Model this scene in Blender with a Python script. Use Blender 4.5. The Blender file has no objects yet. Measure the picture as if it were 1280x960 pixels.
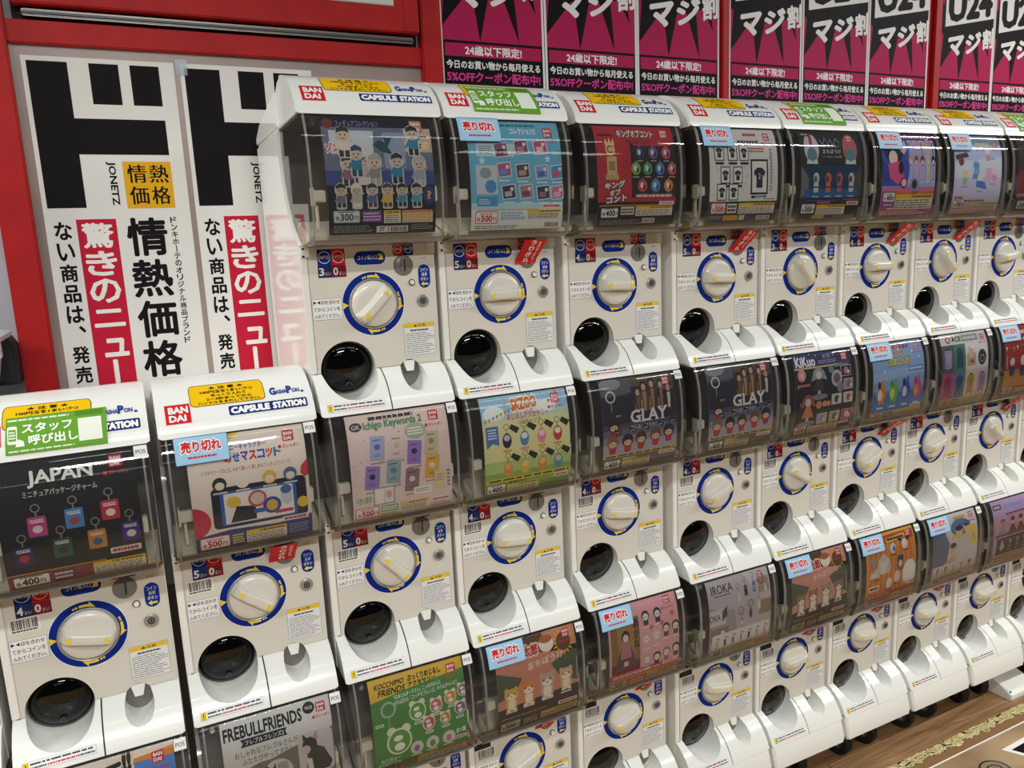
import bpy, bmesh, math, random
from mathutils import Vector, Matrix
random.seed(7)
SC = bpy.context.scene
COL = SC.collection
# ------------------------------------------------------------------ camera
FLOOR_DROP = 1.382                      # height of the top-row dial centres above the floor
R = ((0.89769, -0.04412, 0.43841), (-0.1175, -0.98292, 0.14167), (0.42467, -0.17869, -0.88754))
def wv(v): return Vector((v[0], -v[2], v[1]))
cam = bpy.data.cameras.new('camera'); cam.sensor_width = 36; cam.lens = 27; cam.clip_start = .02
camo = bpy.data.objects.new('camera', cam); COL.objects.link(camo)
rx, dn, fw = wv(R[0]), wv(R[1]), wv(R[2])
M = Matrix((rx, -dn, -fw)).transposed().to_4x4(); M.translation = Vector((-0.3878, -1.3759, 0.095 + FLOOR_DROP))
camo.matrix_world = M
SC.camera = camo
# ------------------------------------------------------------------ light
SC.view_settings.view_transform = 'Standard'; SC.view_settings.look = 'None'
SC.view_settings.gamma = 1; SC.view_settings.use_curve_mapping = False
SC.view_settings.exposure = 0.0
SC.cycles.transparent_max_bounces = 48; SC.cycles.max_bounces = 8; SC.cycles.glossy_bounces = 5
SC.cycles.sample_clamp_indirect = 6; SC.cycles.use_denoising = True
wd = bpy.data.worlds.new('shop_air'); SC.world = wd; wd.use_nodes = True
wd.node_tree.nodes['Background'].inputs[0].default_value = (1, .96, .92, 1)
wd.node_tree.nodes['Background'].inputs[1].default_value = .02
def ceiling_strip(x, y, lx, ly, watts, z=2.75):
    l = bpy.data.lights.new('ceiling_strip_light', 'AREA'); l.shape = 'RECTANGLE'; l.size = lx; l.size_y = ly
    l.energy = watts; l.color = (.99, 1, .975)
    o = bpy.data.objects.new('ceiling_strip_light', l); COL.objects.link(o); o.location = (x, y, z)
for x, y, lx, ly, w in ((3.6, -.8, 1.2, .12, 27), (-1.8, -1.8, 1.2, .12, 36), (-.2, -1.8, 1.2, .12, 5), (1.2, -1.8, 1.2, .12, 5), (2.8, -1.8, 1.2, .12, 32), (4.4, -1.8, 1.2, .12, 72),
                        (-.3, -3.4, 1.2, .3, 100), (2.2, -3.4, 1.2, .3, 10), (-1.2, -6.0, 2.4, .6, 16), (-3.2, 0, .4, 1.2, 172)):
    ceiling_strip(x, y, lx, ly, w, 2.9)

# ------------------------------------------------------------------ materials
def lin(h):
    h = h.lstrip('#'); c = [int(h[i:i+2], 16)/255 for i in (0, 2, 4)]
    return tuple(x/12.92 if x <= .04045 else ((x+.055)/1.055)**2.4 for x in c) + (1,)
MATS = {}
def mat(name, hexc, rough=.5, metal=0, coat=0, spec=.5):
    if name in MATS: return MATS[name]
    m = bpy.data.materials.new(name); m.use_nodes = True; MATS[name] = m
    b = m.node_tree.nodes['Principled BSDF']
    b.inputs['Base Color'].default_value = lin(hexc); b.inputs['Roughness'].default_value = rough
    b.inputs['Metallic'].default_value = metal; b.inputs['Coat Weight'].default_value = coat
    b.inputs['Coat Roughness'].default_value = .04; b.inputs['Specular IOR Level'].default_value = spec
    return m
def ink(hexc): return mat('ink_' + hexc, hexc, .55, 0, 0, .09)
def noisy(m, scale, c1, c2, stretch=(1, 1, 1), detail=4, lo=.35, hi=.65):
    nt = m.node_tree; N = nt.nodes; b = N['Principled BSDF']
    t = N.new('ShaderNodeTexCoord'); mp = N.new('ShaderNodeMapping'); mp.inputs['Scale'].default_value = stretch
    n = N.new('ShaderNodeTexNoise'); n.inputs['Scale'].default_value = scale; n.inputs['Detail'].default_value = detail
    r = N.new('ShaderNodeValToRGB'); r.color_ramp.elements[0].color = lin(c1); r.color_ramp.elements[1].color = lin(c2)
    r.color_ramp.elements[0].position = lo; r.color_ramp.elements[1].position = hi
    nt.links.new(t.outputs['Object'], mp.inputs[0]); nt.links.new(mp.outputs[0], n.inputs['Vector'])
    nt.links.new(n.outputs[0], r.inputs[0]); nt.links.new(r.outputs[0], b.inputs['Base Color'])
    return m
WHITE = mat('white_gloss_plastic', '#eff0ea', .22, 0, .3)
BODYW = mat('white_side_plastic', '#f0eee8', .10, 0, 0, .3)
PANEL = mat('cream_painted_panel', '#dad5ca', .45, 0, 0, .35)
KNOBW = mat('ivory_knob_plastic', '#dbd7cc', .25, 0, .2)
BLACK = mat('black_gloss_plastic', '#050506', .05, 0, 0, .42)
BLKM = mat('black_matt', '#111111', .6)
RUBBER = mat('black_rubber', '#121213', .7)
GREYP = mat('grey_plastic', '#77756f', .35)
GREYD = mat('dark_grey_plastic', '#4a4947', .4)
RIMG = mat('smoke_grey_rim', '#5f5f5d', .3)
STEEL = mat('steel', '#a9a7a2', .35, .35)
ALU = mat('aluminium_track', '#8c8883', .38, .8)
IVORY = mat('ivory_clip', '#e2dcc6', .4)
HOPPER = mat('shaded_hopper', '#6a6056', .45)  # pale plastic darkened: shade inside the case is put into this colour
RED = noisy(mat('red_painted_steel', '#b82a2a', .5, 0, 0, .25), 14, '#a91012', '#b41616')
REDD = mat('dark_recess', '#230808', .8)
FILM = noisy(mat('taupe_window_film', '#8c7d77', .35, 0, .1), 3, '#91807a', '#a4948c')
GREYW = noisy(mat('blue_grey_wall', '#a9aeb6', .7), 6, '#a0a5ae', '#b2b7be')
def clear_mat(name, tint, rough, ior, haze=0):
    m = bpy.data.materials.new(name); m.use_nodes = True; nt = m.node_tree; N = nt.nodes
    N.remove(N['Principled BSDF']); out = N['Material Output']
    t = N.new('ShaderNodeBsdfTransparent'); t.inputs[0].default_value = tint + (1,)
    g = N.new('ShaderNodeBsdfGlossy'); g.inputs['Roughness'].default_value = rough; g.inputs[0].default_value = (1, 1, 1, 1)
    f = N.new('ShaderNodeFresnel'); f.inputs[0].default_value = ior
    x = N.new('ShaderNodeMixShader'); nt.links.new(f.outputs[0], x.inputs[0]); nt.links.new(t.outputs[0], x.inputs[1])
    nt.links.new(g.outputs[0], x.inputs[2])
    if haze:
        d = N.new('ShaderNodeBsdfDiffuse'); d.inputs[0].default_value = (.8, .79, .77, 1); h = N.new('ShaderNodeMixShader'); h.inputs[0].default_value = haze
        nt.links.new(x.outputs[0], h.inputs[1]); nt.links.new(d.outputs[0], h.inputs[2]); x = h
    nt.links.new(x.outputs[0], out.inputs[0]); return m
CLEAR = clear_mat('smoky_clear_plastic', (.90, .89, .88), .04, 1.36, .022)
EDGE = clear_mat('thick_clear_edge', (.86, .86, .85), .06, 1.5, .30)
TUBCLR = clear_mat('frosted_tub_lid', (.75, .80, .82), .2, 1.4)

# ------------------------------------------------------------------ object helpers
def link(name, me, parent=None):
    o = bpy.data.objects.new(name, me); COL.objects.link(o)
    if parent: o.parent = parent
    return o
def build(name, bm, m, parent=None, smooth=40):
    bmesh.ops.remove_doubles(bm, verts=bm.verts, dist=1e-6)
    bmesh.ops.recalc_face_normals(bm, faces=bm.faces)
    me = bpy.data.meshes.new(name); bm.to_mesh(me); bm.free()
    for mm in (m if isinstance(m, (list, tuple)) else [m]): me.materials.append(mm)
    if smooth:
        me.polygons.foreach_set('use_smooth', [True]*len(me.polygons)); me.set_sharp_from_angle(angle=math.radians(smooth))
    return link(name, me, parent)
def tag(o, label, cat, group=None, kind=None):
    o['label'] = label; o['category'] = cat
    if group: o['group'] = group
    if kind: o['kind'] = kind
    return o
def struct(o): o['kind'] = 'structure'; return o
def empty(name, loc):
    o = bpy.data.objects.new(name, None); COL.objects.link(o); o.location = loc; o.empty_display_size = .02; return o
BASE = .187
def W(x, out, up): return Vector((x, -out, up + BASE))
def box(bm, x0, x1, o0, o1, u0, u1, f=W, bev=0):
    vs = [bm.verts.new(f(x, o, u)) for x in (x0, x1) for o in (o0, o1) for u in (u0, u1)]
    fs = [bm.faces.new([vs[i] for i in q]) for q in ((0, 1, 3, 2), (4, 6, 7, 5), (0, 4, 5, 1), (2, 3, 7, 6), (0, 2, 6, 4), (1, 5, 7, 3))]
    if bev:
        es = list({e for fc in fs for e in fc.edges}); bmesh.ops.bevel(bm, geom=es, offset=bev, segments=2, affect='EDGES')
def prism(bm, prof, x0, x1, f=W, bev=0, seg=3, which=None):
    a = [bm.verts.new(f(x0, o, u)) for o, u in prof]; b = [bm.verts.new(f(x1, o, u)) for o, u in prof]
    n = len(prof); fa = bm.faces.new(a); fb = bm.faces.new(b[::-1])
    for i in range(n): bm.faces.new((a[i], b[i], b[(i+1) % n], a[(i+1) % n]))
    if bev:
        idx = which if which is not None else range(n)
        es = []
        for fc, ring in ((fa, a), (fb, b)):
            for i in idx:
                e = bm.edges.get((ring[i], ring[(i+1) % n]))
                if e: es.append(e)
        bmesh.ops.bevel(bm, geom=es, offset=bev, segments=seg, affect='EDGES')
def lathe(bm, prof, c, axis=(0, -1, 0), seg=40, closed=False, sx=1, sz=1):
    ax = Vector(axis).normalized(); e1 = ax.orthogonal().normalized() if abs(ax.y) < .9 else Vector((1, 0, 0))
    e1 = (e1 - ax*e1.dot(ax)).normalized(); e2 = ax.cross(e1)
    rings = []
    for r, h in prof:
        if r < 1e-7: rings.append([bm.verts.new(c + ax*h)])
        else: rings.append([bm.verts.new(c + ax*h + e1*(r*sx*math.cos(2*math.pi*k/seg)) + e2*(r*sz*math.sin(2*math.pi*k/seg))) for k in range(seg)])
    pairs = list(zip(rings, rings[1:])) + ([(rings[-1], rings[0])] if closed else [])
    for p, q in pairs:
        for k in range(seg):
            k2 = (k+1) % seg
            if len(p) == 1 and len(q) == 1: continue
            if len(p) == 1: bm.faces.new((p[0], q[k], q[k2]))
            elif len(q) == 1: bm.faces.new((p[k], q[0], p[k2]))
            else: bm.faces.new((p[k], q[k], q[k2], p[k2]))
def cut(o, cutters):
    for bmc in cutters:
        bmesh.ops.recalc_face_normals(bmc, faces=bmc.faces)
        me = bpy.data.meshes.new('cutter'); bmc.to_mesh(me); bmc.free(); c = link('cutter', me)
        md = o.modifiers.new('b', 'BOOLEAN'); md.operation = 'DIFFERENCE'; md.object = c; md.solver = 'EXACT'
        dg = bpy.context.evaluated_depsgraph_get(); dg.update()
        nm = bpy.data.meshes.new_from_object(o.evaluated_get(dg))
        o.modifiers.clear(); old = o.data; o.data = nm; nm.name = o.name; bpy.data.meshes.remove(old)
        bpy.data.objects.remove(c); bpy.data.meshes.remove(me)
    o.data.polygons.foreach_set('use_smooth', [True]*len(o.data.polygons)); o.data.set_sharp_from_angle(angle=math.radians(35))
def interp(tab, x):
    if x <= tab[0][0]: return tab[0][1]
    for (a, b), (c, d) in zip(tab, tab[1:]):
        if x <= c: return b + (d-b)*(x-a)/(c-a)
    return tab[-1][1]
def smooth_tab(pts, n=6):                       # Catmull-Rom through (up, out) points
    r = []
    for i in range(len(pts)-1):
        p0, p1, p2, p3 = pts[max(i-1, 0)], pts[i], pts[i+1], pts[min(i+2, len(pts)-1)]
        for k in range(n):
            t = k/n
            r.append(tuple(.5*((2*p1[j]) + (-p0[j]+p2[j])*t + (2*p0[j]-5*p1[j]+4*p2[j]-p3[j])*t*t + (-p0[j]+3*p1[j]-3*p2[j]+p3[j])*t**3) for j in (0, 1)))
    return r + [pts[-1]]

# ------------------------------------------------------------------ flat artwork printed on cards and stickers
TXT = bpy.data.curves.new('lettering', 'FONT'); TXT.resolution_u = 2; TXO = bpy.data.objects.new('lettering', TXT); COL.objects.link(TXO)
TCACHE = {}
def glyphs(s, bold):
    k = (s, bold)
    if k not in TCACHE:
        TXT.body = s
        dg = bpy.context.evaluated_depsgraph_get(); dg.update()
        me = bpy.data.meshes.new_from_object(TXO.evaluated_get(dg))
        vs = [(v.co.x, v.co.y) for v in me.vertices]; fs = [tuple(p.vertices) for p in me.polygons]
        bpy.data.meshes.remove(me)
        x0 = min(v[0] for v in vs); x1 = max(v[0] for v in vs); y0 = min(v[1] for v in vs); y1 = max(v[1] for v in vs)
        w_, h_ = max(x1-x0, 1e-6), max(y1-y0, 1e-6); asp = w_/h_
        b = abs(bold); sh = [(0, 0)] if b < .004 else [(-b, 0), (b, 0)] if b < .02 else [(-b, -b), (b, -b), (-b, b), (b, b)] if b < .028 else [(b*k_*math.cos(q*math.pi/4), b*math.sin(q*math.pi/4)) for k_ in ((1, .5) if b > .06 else (1,)) for q in range(8)] + [(0, 0)]
        out = []; of = []
        for dx, dy in sh:
            n0 = len(out); out += [((x-x0+dx)/w_, (y-y0+dy)/h_) for x, y in vs]; of += [tuple(i+n0 for i in f) for f in fs]
        if bold > 0:                                            # keep inside the box; a negative value lets the outline spread
            bx = b/w_ if b >= .004 else 0; by = b/h_ if b >= .02 else 0
            out = [((x+bx)/(1+2*bx), (y+by)/(1+2*by)) for x, y in out]
        TCACHE[k] = (out, of, asp, len(vs))
    return TCACHE[k]
class Art:
    def __init__(s, ox=0, oy=0, sx=1, sy=1): s.v = []; s.f = []; s.bb = []; s.o = (ox, oy, sx, sy); s.clip = None
    def _add(s, pts, faces, col, lev=None, per=10**9):
        ox, oy, sx, sy = s.o
        pts = [(ox+x*sx, oy+y*sy) for x, y in pts]
        b = (min(p[0] for p in pts), min(p[1] for p in pts), max(p[0] for p in pts), max(p[1] for p in pts))
        if lev is None:
            lev = 0
            for q, l in s.bb:
                if q[0] < b[2]-1e-9 and q[2] > b[0]+1e-9 and q[1] < b[3]-1e-9 and q[3] > b[1]+1e-9: lev = max(lev, l+1)
        s.bb.append((b, lev)); n = len(s.v)
        s.v += [(x, y, lev+.05*(i//per)) for i, (x, y) in enumerate(pts)]; s.f += [(tuple(i+n for i in f), col) for f in faces]
    def poly(s, pts, col): s._add(pts, [tuple(range(len(pts)))], col)
    def rect(s, x0, y0, x1, y1, col): s.poly([(x0, y0), (x1, y0), (x1, y1), (x0, y1)], col)
    def ell(s, cx, cy, r, r2, col, n=18, a0=0, a1=360):
        p = [(cx+r*math.cos(math.radians(a0+(a1-a0)*k/n)), cy+r2*math.sin(math.radians(a0+(a1-a0)*k/n))) for k in range(n + (a1-a0 < 360))]
        s.poly(p, col)
    def rr(s, x0, y0, x1, y1, r, col, ry=None, rot=0):
        ry = ry or r; p = []
        for cx, cy, a in ((x1-r, y1-ry, 0), (x0+r, y1-ry, 90), (x0+r, y0+ry, 180), (x1-r, y0+ry, 270)):
            p += [(cx+r*math.cos(math.radians(a+t*22.5)), cy+ry*math.sin(math.radians(a+t*22.5))) for t in range(5)]
        if rot:
            mx, my = (x0+x1)/2, (y0+y1)/2; c, d = math.cos(math.radians(rot)), math.sin(math.radians(rot))
            p = [(mx+(x-mx)*c-(y-my)*d, my+(x-mx)*d+(y-my)*c) for x, y in p]
        s.poly(p, col)
    def ring(s, cx, cy, r, w, col, n=20, ry=None, a0=0, a1=360):
        k = (ry or r)/r; full = a1-a0 >= 360; m = n if full else n+1
        pts = []
        for i in range(m):
            a = math.radians(a0+(a1-a0)*i/n); pts += [(cx+r*math.cos(a), cy+k*r*math.sin(a)), (cx+(r-w)*math.cos(a), cy+k*(r-w)*math.sin(a))]
        s._add(pts, [(2*i, (2*i+2) % (2*m), (2*i+3) % (2*m), 2*i+1) for i in range(n)], col)
    def t(s, txt, x0, y0, x1, y1, col, bold=.012, shear=0, slant=0, keep=False, rot90=False, edge=None):
        if edge: s.t(txt, x0, y0, x1, y1, edge[0], -edge[1], shear, slant, keep)
        pts, fs, asp, per = glyphs(txt, bold)
        if rot90: pts = [(y, 1-x) for x, y in pts]
        if keep:
            ww = min(x1-x0, asp*(y1-y0)*s.o[3]/s.o[2]); mid = (x0+x1)/2; x0, x1 = mid-ww/2, mid+ww/2
        s._add([(x0+x*(x1-x0)+slant*y*(y1-y0), y0+y*(y1-y0)+shear*x*(x1-x0)) for x, y in pts], fs, col, per=per)
    def vt(s, txt, x0, x1, y1, pitch, col, bold=.012, gap=.1):
        for i, ch in enumerate(txt):
            a = y1-i*pitch-pitch*(1-gap); b = y1-i*pitch
            if ch in 'ー一': s.t('l', x0+(x1-x0)*.42, a, x0+(x1-x0)*.58, b, col, bold)
            elif ch == '、': s.t(ch, x0+(x1-x0)*.6, b-pitch*.35, x1, b, col, bold)
            elif ch in 'っュ': s.t(ch, x0+(x1-x0)*.2, a, x1, b-pitch*.2, col, bold)
            elif ch == 'ニ': s.t(ch, x0, a+pitch*.12, x1, b-pitch*.12, col, bold)
            else: s.t(ch, x0, a, x1, b, col, bold)
    def lines(s, x0, y0, x1, y1, n, col, fill=.45, ragged=.12, seed=1):
        rnd = random.Random(seed); h = (y1-y0)/n; pts = []; fs = []
        for i in range(n):
            x = x0; b = y0+i*h+h*(1-fill)/2; end = x1-(x1-x0)*ragged*rnd.random()
            while x < end-1e-9:
                w = min((x1-x0)*rnd.uniform(.04, .17), end-x); k = len(pts)
                pts += [(x, b), (x+w, b), (x+w, b+h*fill), (x, b+h*fill)]; fs.append((k, k+1, k+2, k+3)); x += w+(x1-x0)*.02
        s._add(pts, fs, col)
    def bars(s, x0, y0, x1, y1, col='#1a1a1a', n=22):
        rnd = random.Random(3); pts = []; fs = []; w = (x1-x0)/n
        for i in range(n):
            ww = w*rnd.choice((.3, .5, .75)); k = len(pts); x = x0+i*w
            pts += [(x, y0), (x+ww, y0), (x+ww, y1), (x, y1)]; fs.append((k, k+1, k+2, k+3))
        s._add(pts, fs, col)
    def build(s, name, mapf, parent=None, step=0, back=None, gapn=.00014):
        cols = sorted({c for _, c in s.f}); ci = {c: i for i, c in enumerate(cols)}
        bm = bmesh.new(); vs = [bm.verts.new((x, y, l)) for x, y, l in s.v]
        for f, c in s.f:
            try: bm.faces.new([vs[i] for i in f]).material_index = ci[c]
            except ValueError: pass
        if s.clip:
            for axis, val, sg in s.clip:
                no = Vector((sg, 0, 0)) if axis == 0 else Vector((0, sg, 0)); co = Vector((val, 0, 0)) if axis == 0 else Vector((0, val, 0))
                bmesh.ops.bisect_plane(bm, geom=bm.verts[:]+bm.edges[:]+bm.faces[:], plane_co=co, plane_no=no, clear_outer=True)
        if step:
            lo = min(v.co.y for v in bm.verts); hi = max(v.co.y for v in bm.verts); k = math.ceil(lo/step+1e-6)
            while k*step < hi-1e-6:
                bmesh.ops.bisect_plane(bm, geom=bm.verts[:]+bm.edges[:]+bm.faces[:], plane_co=(0, k*step, 0), plane_no=(0, 1, 0), dist=1e-7); k += 1
        bm.normal_update()
        for f in bm.faces:
            if f.normal.z < 0: f.normal_flip()
        if back:
            x0, y0, x1, y1, bc = back
            if bc not in ci: ci[bc] = len(cols); cols.append(bc)
            n = max(1, int((y1-y0)/(step or 9))); pv = None
            for i in range(n+1):
                y = y0+(y1-y0)*i/n; q = (bm.verts.new((x0, y, -5)), bm.verts.new((x1, y, -5)))
                if pv: bm.faces.new((pv[1], pv[0], q[0], q[1])).material_index = ci[bc]
                pv = q
        for v in bm.verts: v.co = mapf(v.co.x, v.co.y, v.co.z*gapn)
        me = bpy.data.meshes.new(name); bm.to_mesh(me); bm.free()
        for c in cols: me.materials.append(ink(c))
        return link(name, me, parent)
def flat(out0=.0016): return lambda u, v, n: W(u, out0+n, v)
def on_profile(tab, off=.0005):
    def f(u, v, n):
        o = interp(tab, v); d = (interp(tab, v+.002)-interp(tab, v-.002))/.004; k = 1/math.sqrt(1+d*d)
        return W(u, o+(n+off)*k, v-(n+off)*d*k)
    return f

# ------------------------------------------------------------------ where the machines stand (x, towards the aisle), by column
CX = {-3: -.786, -2: -.5247, -1: -.2632, 0: -.0026, 1: .2533, 2: .5277, 3: .7988, 4: 1.0539, 5: 1.3117, 6: 1.5688, 7: 1.8261, 8: 2.0835}
CZ = {-3: .006, -2: .0044, -1: .0013, 0: .0018, 1: .002, 2: -.0109, 3: -.0046, 4: -.0014, 5: 0, 6: .0024, 7: .0051, 8: .006}
ROWY = (0, -.5054, -1.0115)

# ------------------------------------------------------------------ the setting: floor, wall, window, frame
def WW(x, out, y): return Vector((x, -out, y + FLOOR_DROP))
def wbox(name, x0, x1, o0, o1, y0, y1, m, bev=0, parent=None):
    bm = bmesh.new(); box(bm, x0, x1, o0, o1, y0, y1, WW, bev); return build(name, bm, m, parent, 30)
WOOD = mat('oak_planks', '#a27e58', .45)
nt = WOOD.node_tree; N = nt.nodes; L = nt.links; b = N['Principled BSDF']
tc = N.new('ShaderNodeTexCoord'); mp = N.new('ShaderNodeMapping'); mp.inputs['Scale'].default_value = (1.3, 18, 1)
n1 = N.new('ShaderNodeTexNoise'); n1.inputs['Scale'].default_value = 3; n1.inputs['Detail'].default_value = 8; n1.inputs['Distortion'].default_value = 1.2
r1 = N.new('ShaderNodeValToRGB'); r1.color_ramp.elements[0].color = lin('#775638'); r1.color_ramp.elements[1].color = lin('#ad865f')
r1.color_ramp.elements[0].position = .3; r1.color_ramp.elements[1].position = .7
bk = N.new('ShaderNodeTexBrick'); bk.inputs['Scale'].default_value = 1; bk.inputs['Brick Width'].default_value = 1.2; bk.inputs['Row Height'].default_value = .15
bk.inputs['Mortar Size'].default_value = .0016; bk.inputs['Color1'].default_value = (1, 1, 1, 1); bk.inputs['Color2'].default_value = (.84, .82, .8, 1); bk.inputs['Mortar'].default_value = (.3, .25, .2, 1)
mx = N.new('ShaderNodeMix'); mx.data_type = 'RGBA'; mx.blend_type = 'MULTIPLY'; mx.inputs[0].default_value = 1
L.new(tc.outputs['Object'], mp.inputs[0]); L.new(mp.outputs[0], n1.inputs['Vector']); L.new(n1.outputs[0], r1.inputs[0])
L.new(tc.outputs['Object'], bk.inputs['Vector']); L.new(r1.outputs[0], mx.inputs['A']); L.new(bk.outputs[0], mx.inputs['B']); L.new(mx.outputs['Result'], b.inputs['Base Color'])
bm = bmesh.new(); box(bm, -3, 7, -.45, 2.7, -FLOOR_DROP-.05, -FLOOR_DROP, WW); struct(build('floor', bm, WOOD, None, 0))
struct(wbox('wall_back', -3, 7, -.46, -.385, -FLOOR_DROP, 1.4, GREYW))
struct(wbox('wall_behind_posters', .29, 7, -.385, -.375, -FLOOR_DROP, 1.4, RED))
struct(wbox('trim_1', -.602, -.547, -.385, -.352, -FLOOR_DROP, 1.4, RED, .003))         # left post
struct(wbox('trim_2', .254, .302, -.385, -.352, -FLOOR_DROP, 1.4, RED, .003))           # right post
struct(wbox('trim_3', -.547, .254, -.385, -.362, .500, .541, RED, .002))                # rail above the window
struct(wbox('trim_4', -.535, .250, -.385, -.381, .541, .580, REDD))                     # shadow gap
struct(wbox('trim_5', -.518, .238, -.381, -.366, .549, .563, ALU, .002))                # aluminium track
struct(wbox('trim_6', -.518, .238, -.366, -.362, .553, .557, GREYD))
struct(wbox('trim_7', 1.127, 1.151, -.375, -.362, -FLOOR_DROP, 1.4, RED, .002))         # posts between the pink posters
struct(wbox('trim_8', 1.994, 2.024, -.375, -.362, -FLOOR_DROP, 1.4, RED, .002))
struct(wbox('window_1', -.547, .254, -.385, -.374, -FLOOR_DROP, .500, FILM))
dr = struct(wbox('door_1', -.532, .246, -.376, -.345, .566, 1.4, RED, .002))
wbox('stile', -.532, -.505, -.346, -.3435, .568, 1.39, RED, .001, dr)
wbox('stile', .212, .246, -.346, -.3435, .568, 1.39, RED, .001, dr)
PANE = mat('milky_window_pane', '#d6d2ca', .2, 0, .3)
wbox('pane', -.45, .190, -.3455, -.342, .618, 1.36, PANE, .0015, dr)

# ------------------------------------------------------------------ white window posters and pink posters
INK = '#181417'
def white_poster(x0, label):
    a = Art(); w = .262
    a.rect(0, -.60, w, .481, '#e9e7e2')
    k = .008
    a.rect(k, .202, k+.067, .472, INK); a.rect(k+.067, .303, k+.227, .370, INK)
    a.rect(k+.103, .397, k+.154, .472, INK); a.rect(k+.174, .397, k+.226, .472, INK)
    a.t('JONETZ', k+.110, .206, k+.127, .290, INK, .03, rot90=True)
    a.rect(k+.139, .199, k+.227, .290, '#e8b023')
    for i, ch in enumerate('情熱価格'):
        a.t(ch, k+.146+(i % 2)*.040, .249-(i//2)*.042, k+.181+(i % 2)*.040, .284-(i//2)*.042, INK, .018)
    a.rect(k+.045, -.60, k+.115, .180, '#c4213a')
    a.vt('驚きのニュース', k+.052, k+.108, .173, .0545, '#f2efea', .029, .10)
    a.vt('ない商品は、発売します', k+.006, k+.036, .176, .0405, INK, .03, .14)
    a.vt('情熱価格', k+.131, k+.206, .181, .083, INK, .028, .08)
    a.vt('ドンキホーテのオリジナル商品ブランド', k+.214, k+.226, .181, .0145, INK, .02, .14)
    o = a.build('window_poster', lambda u, v, n: WW(x0+u, -.373+n, v), None, 0, (0, -.60, w, .481, '#e9e7e2'))
    tag(o, label, 'poster', 'white window posters')
white_poster(-.531, 'white poster with black block sign and yellow box, next to the left red post')
white_poster(-.258, 'white poster with black block sign, partly hidden behind the nearest tall stack')
def clear_tape(x, y, w, h):
    bm = bmesh.new(); box(bm, x, x+w, -.3726, -.3716, y, y+h, WW, .0003); return build('clear_tape', bm, TUBCLR)
tag(clear_tape(-.266, .458, .022, .03), 'clear tape on the gap between the two white posters', 'tape')
PK = '#b42456'; PB = '#151014'
def pink_poster(x0, label, w=.271):
    a = Art(); y0, y1 = .30, 1.02
    a.rect(0, y0, w, y1, '#eceae6'); a.rect(.006, y0+.006, w-.006, y1-.006, PB)
    a.rect(.006, .5655, w-.006, y1-.006, PK)
    c = (.145, .74)
    for q in (((.02, .74), (.006, .595), (.10, .70)), ((.08, .70), (.100, .565), (.135, .70)), ((.15, .70), (.203, .568), (.19, .70)),
              ((.20, .72), (.250, .637), (.235, .72)), ((.006, .80), (.006, .70), (.05, .74)), ((.02, .84), (.006, .90), (.07, .86)), ((.1, .9), (.12, .99), (.16, .9)), ((.19, .88), (.25, .96), (.23, .86))):
        a.poly(q, PB)
    a.poly([(.012, .70), (.10, .668), (.265, .700), (.265, .90), (.15, .93), (.02, .88)], PB)
    a.poly([(.022, .722), (.265, .765), (.265, .885), (.022, .84)], '#efece8')
    a.t('U24', .034, .733, .255, .825, PB, .055, .17)
    a.t('マ', .040, .628, .118, .690, '#f2efec', .05, .2)
    a.t('ジ', .126, .643, .206, .706, '#f2efec', .05, .2)
    a.t('割', .212, .662, .266, .726, '#f2efec', .035, .2)
    a.rect(.010, .5305, w-.010, .5595, PK)
    a.t('24歳以下限定!', .060, .534, .208, .556, '#f2efec', .025)
    a.t('今日のお買い物から毎月使える', .012, .5035, w-.014, .5225, '#f2efec', .025)
    a.t('5%OFFクーポン配布中!', .012, .474, w-.014, .4985, '#d8418f', .03)
    o = a.build('promotion_poster', lambda u, v, n: WW(x0+u, -.3705+n, v), None, 0, (0, y0, w, y1, '#eceae6'))
    tag(o, label, 'poster', 'pink promotion posters')
for x0, lb in ((.305, 'pink and black coupon poster, leftmost, beside the broad red post'), (.578, 'pink and black coupon poster, second from the left'),
               (.850, 'pink and black coupon poster, third, just left of the first narrow red post'),
               (1.155, 'pink and black coupon poster just right of the first narrow red post'), (1.4285, 'pink and black coupon poster in the middle of the three between narrow red posts'),
               (1.7015, 'pink and black coupon poster just left of the second narrow red post'), (2.0275, 'pink and black coupon poster just right of the second narrow red post'),
               (2.300, 'pink and black coupon poster at the right edge, last of the row')): pink_poster(x0, lb)
# ------------------------------------------------------------------ printed floor graphic
a = Art(); a.rect(-2.2, .118, 6, 2.2, '#8a6a49'); a.rect(-2.2, .1450, 6, .1495, '#efece6'); a.rect(-2.2, .1495, 6, 2.2, '#a58a68')
fg = a.build('floor_graphic', lambda u, v, n: Vector((u, -v, .0012+n)), None)
TAN = MATS['ink_#a58a68']; noisy(TAN, 5, '#8e7455', '#b59b78')
tag(fg, 'tan printed floor graphic with white border line on the wooden floor', 'floor graphic')
rnd = random.Random(11)
a = Art(); xs = [-2.2+i*.013 for i in range(560)]
up = [.0885+rnd.uniform(0, .003) for _ in xs]; lo = [.121+rnd.uniform(-.010, .008) for _ in xs]
n0 = len(xs); a._add([(x, y) for x, y in zip(xs, up)]+[(x, y) for x, y in zip(xs, lo)], [(i, i+1, n0+i+1, n0+i) for i in range(n0-1)], '#d9c78d')
cm = a.build('camouflage_band', lambda u, v, n: Vector((u, -v, .0017+n)), fg)
CAMO = MATS['ink_#d9c78d']; nt = CAMO.node_tree; N = nt.nodes
tc = N.new('ShaderNodeTexCoord'); mp = N.new('ShaderNodeMapping'); mp.inputs['Scale'].default_value = (15, 48, 1); mp.inputs['Rotation'].default_value = (0, 0, .75)
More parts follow.
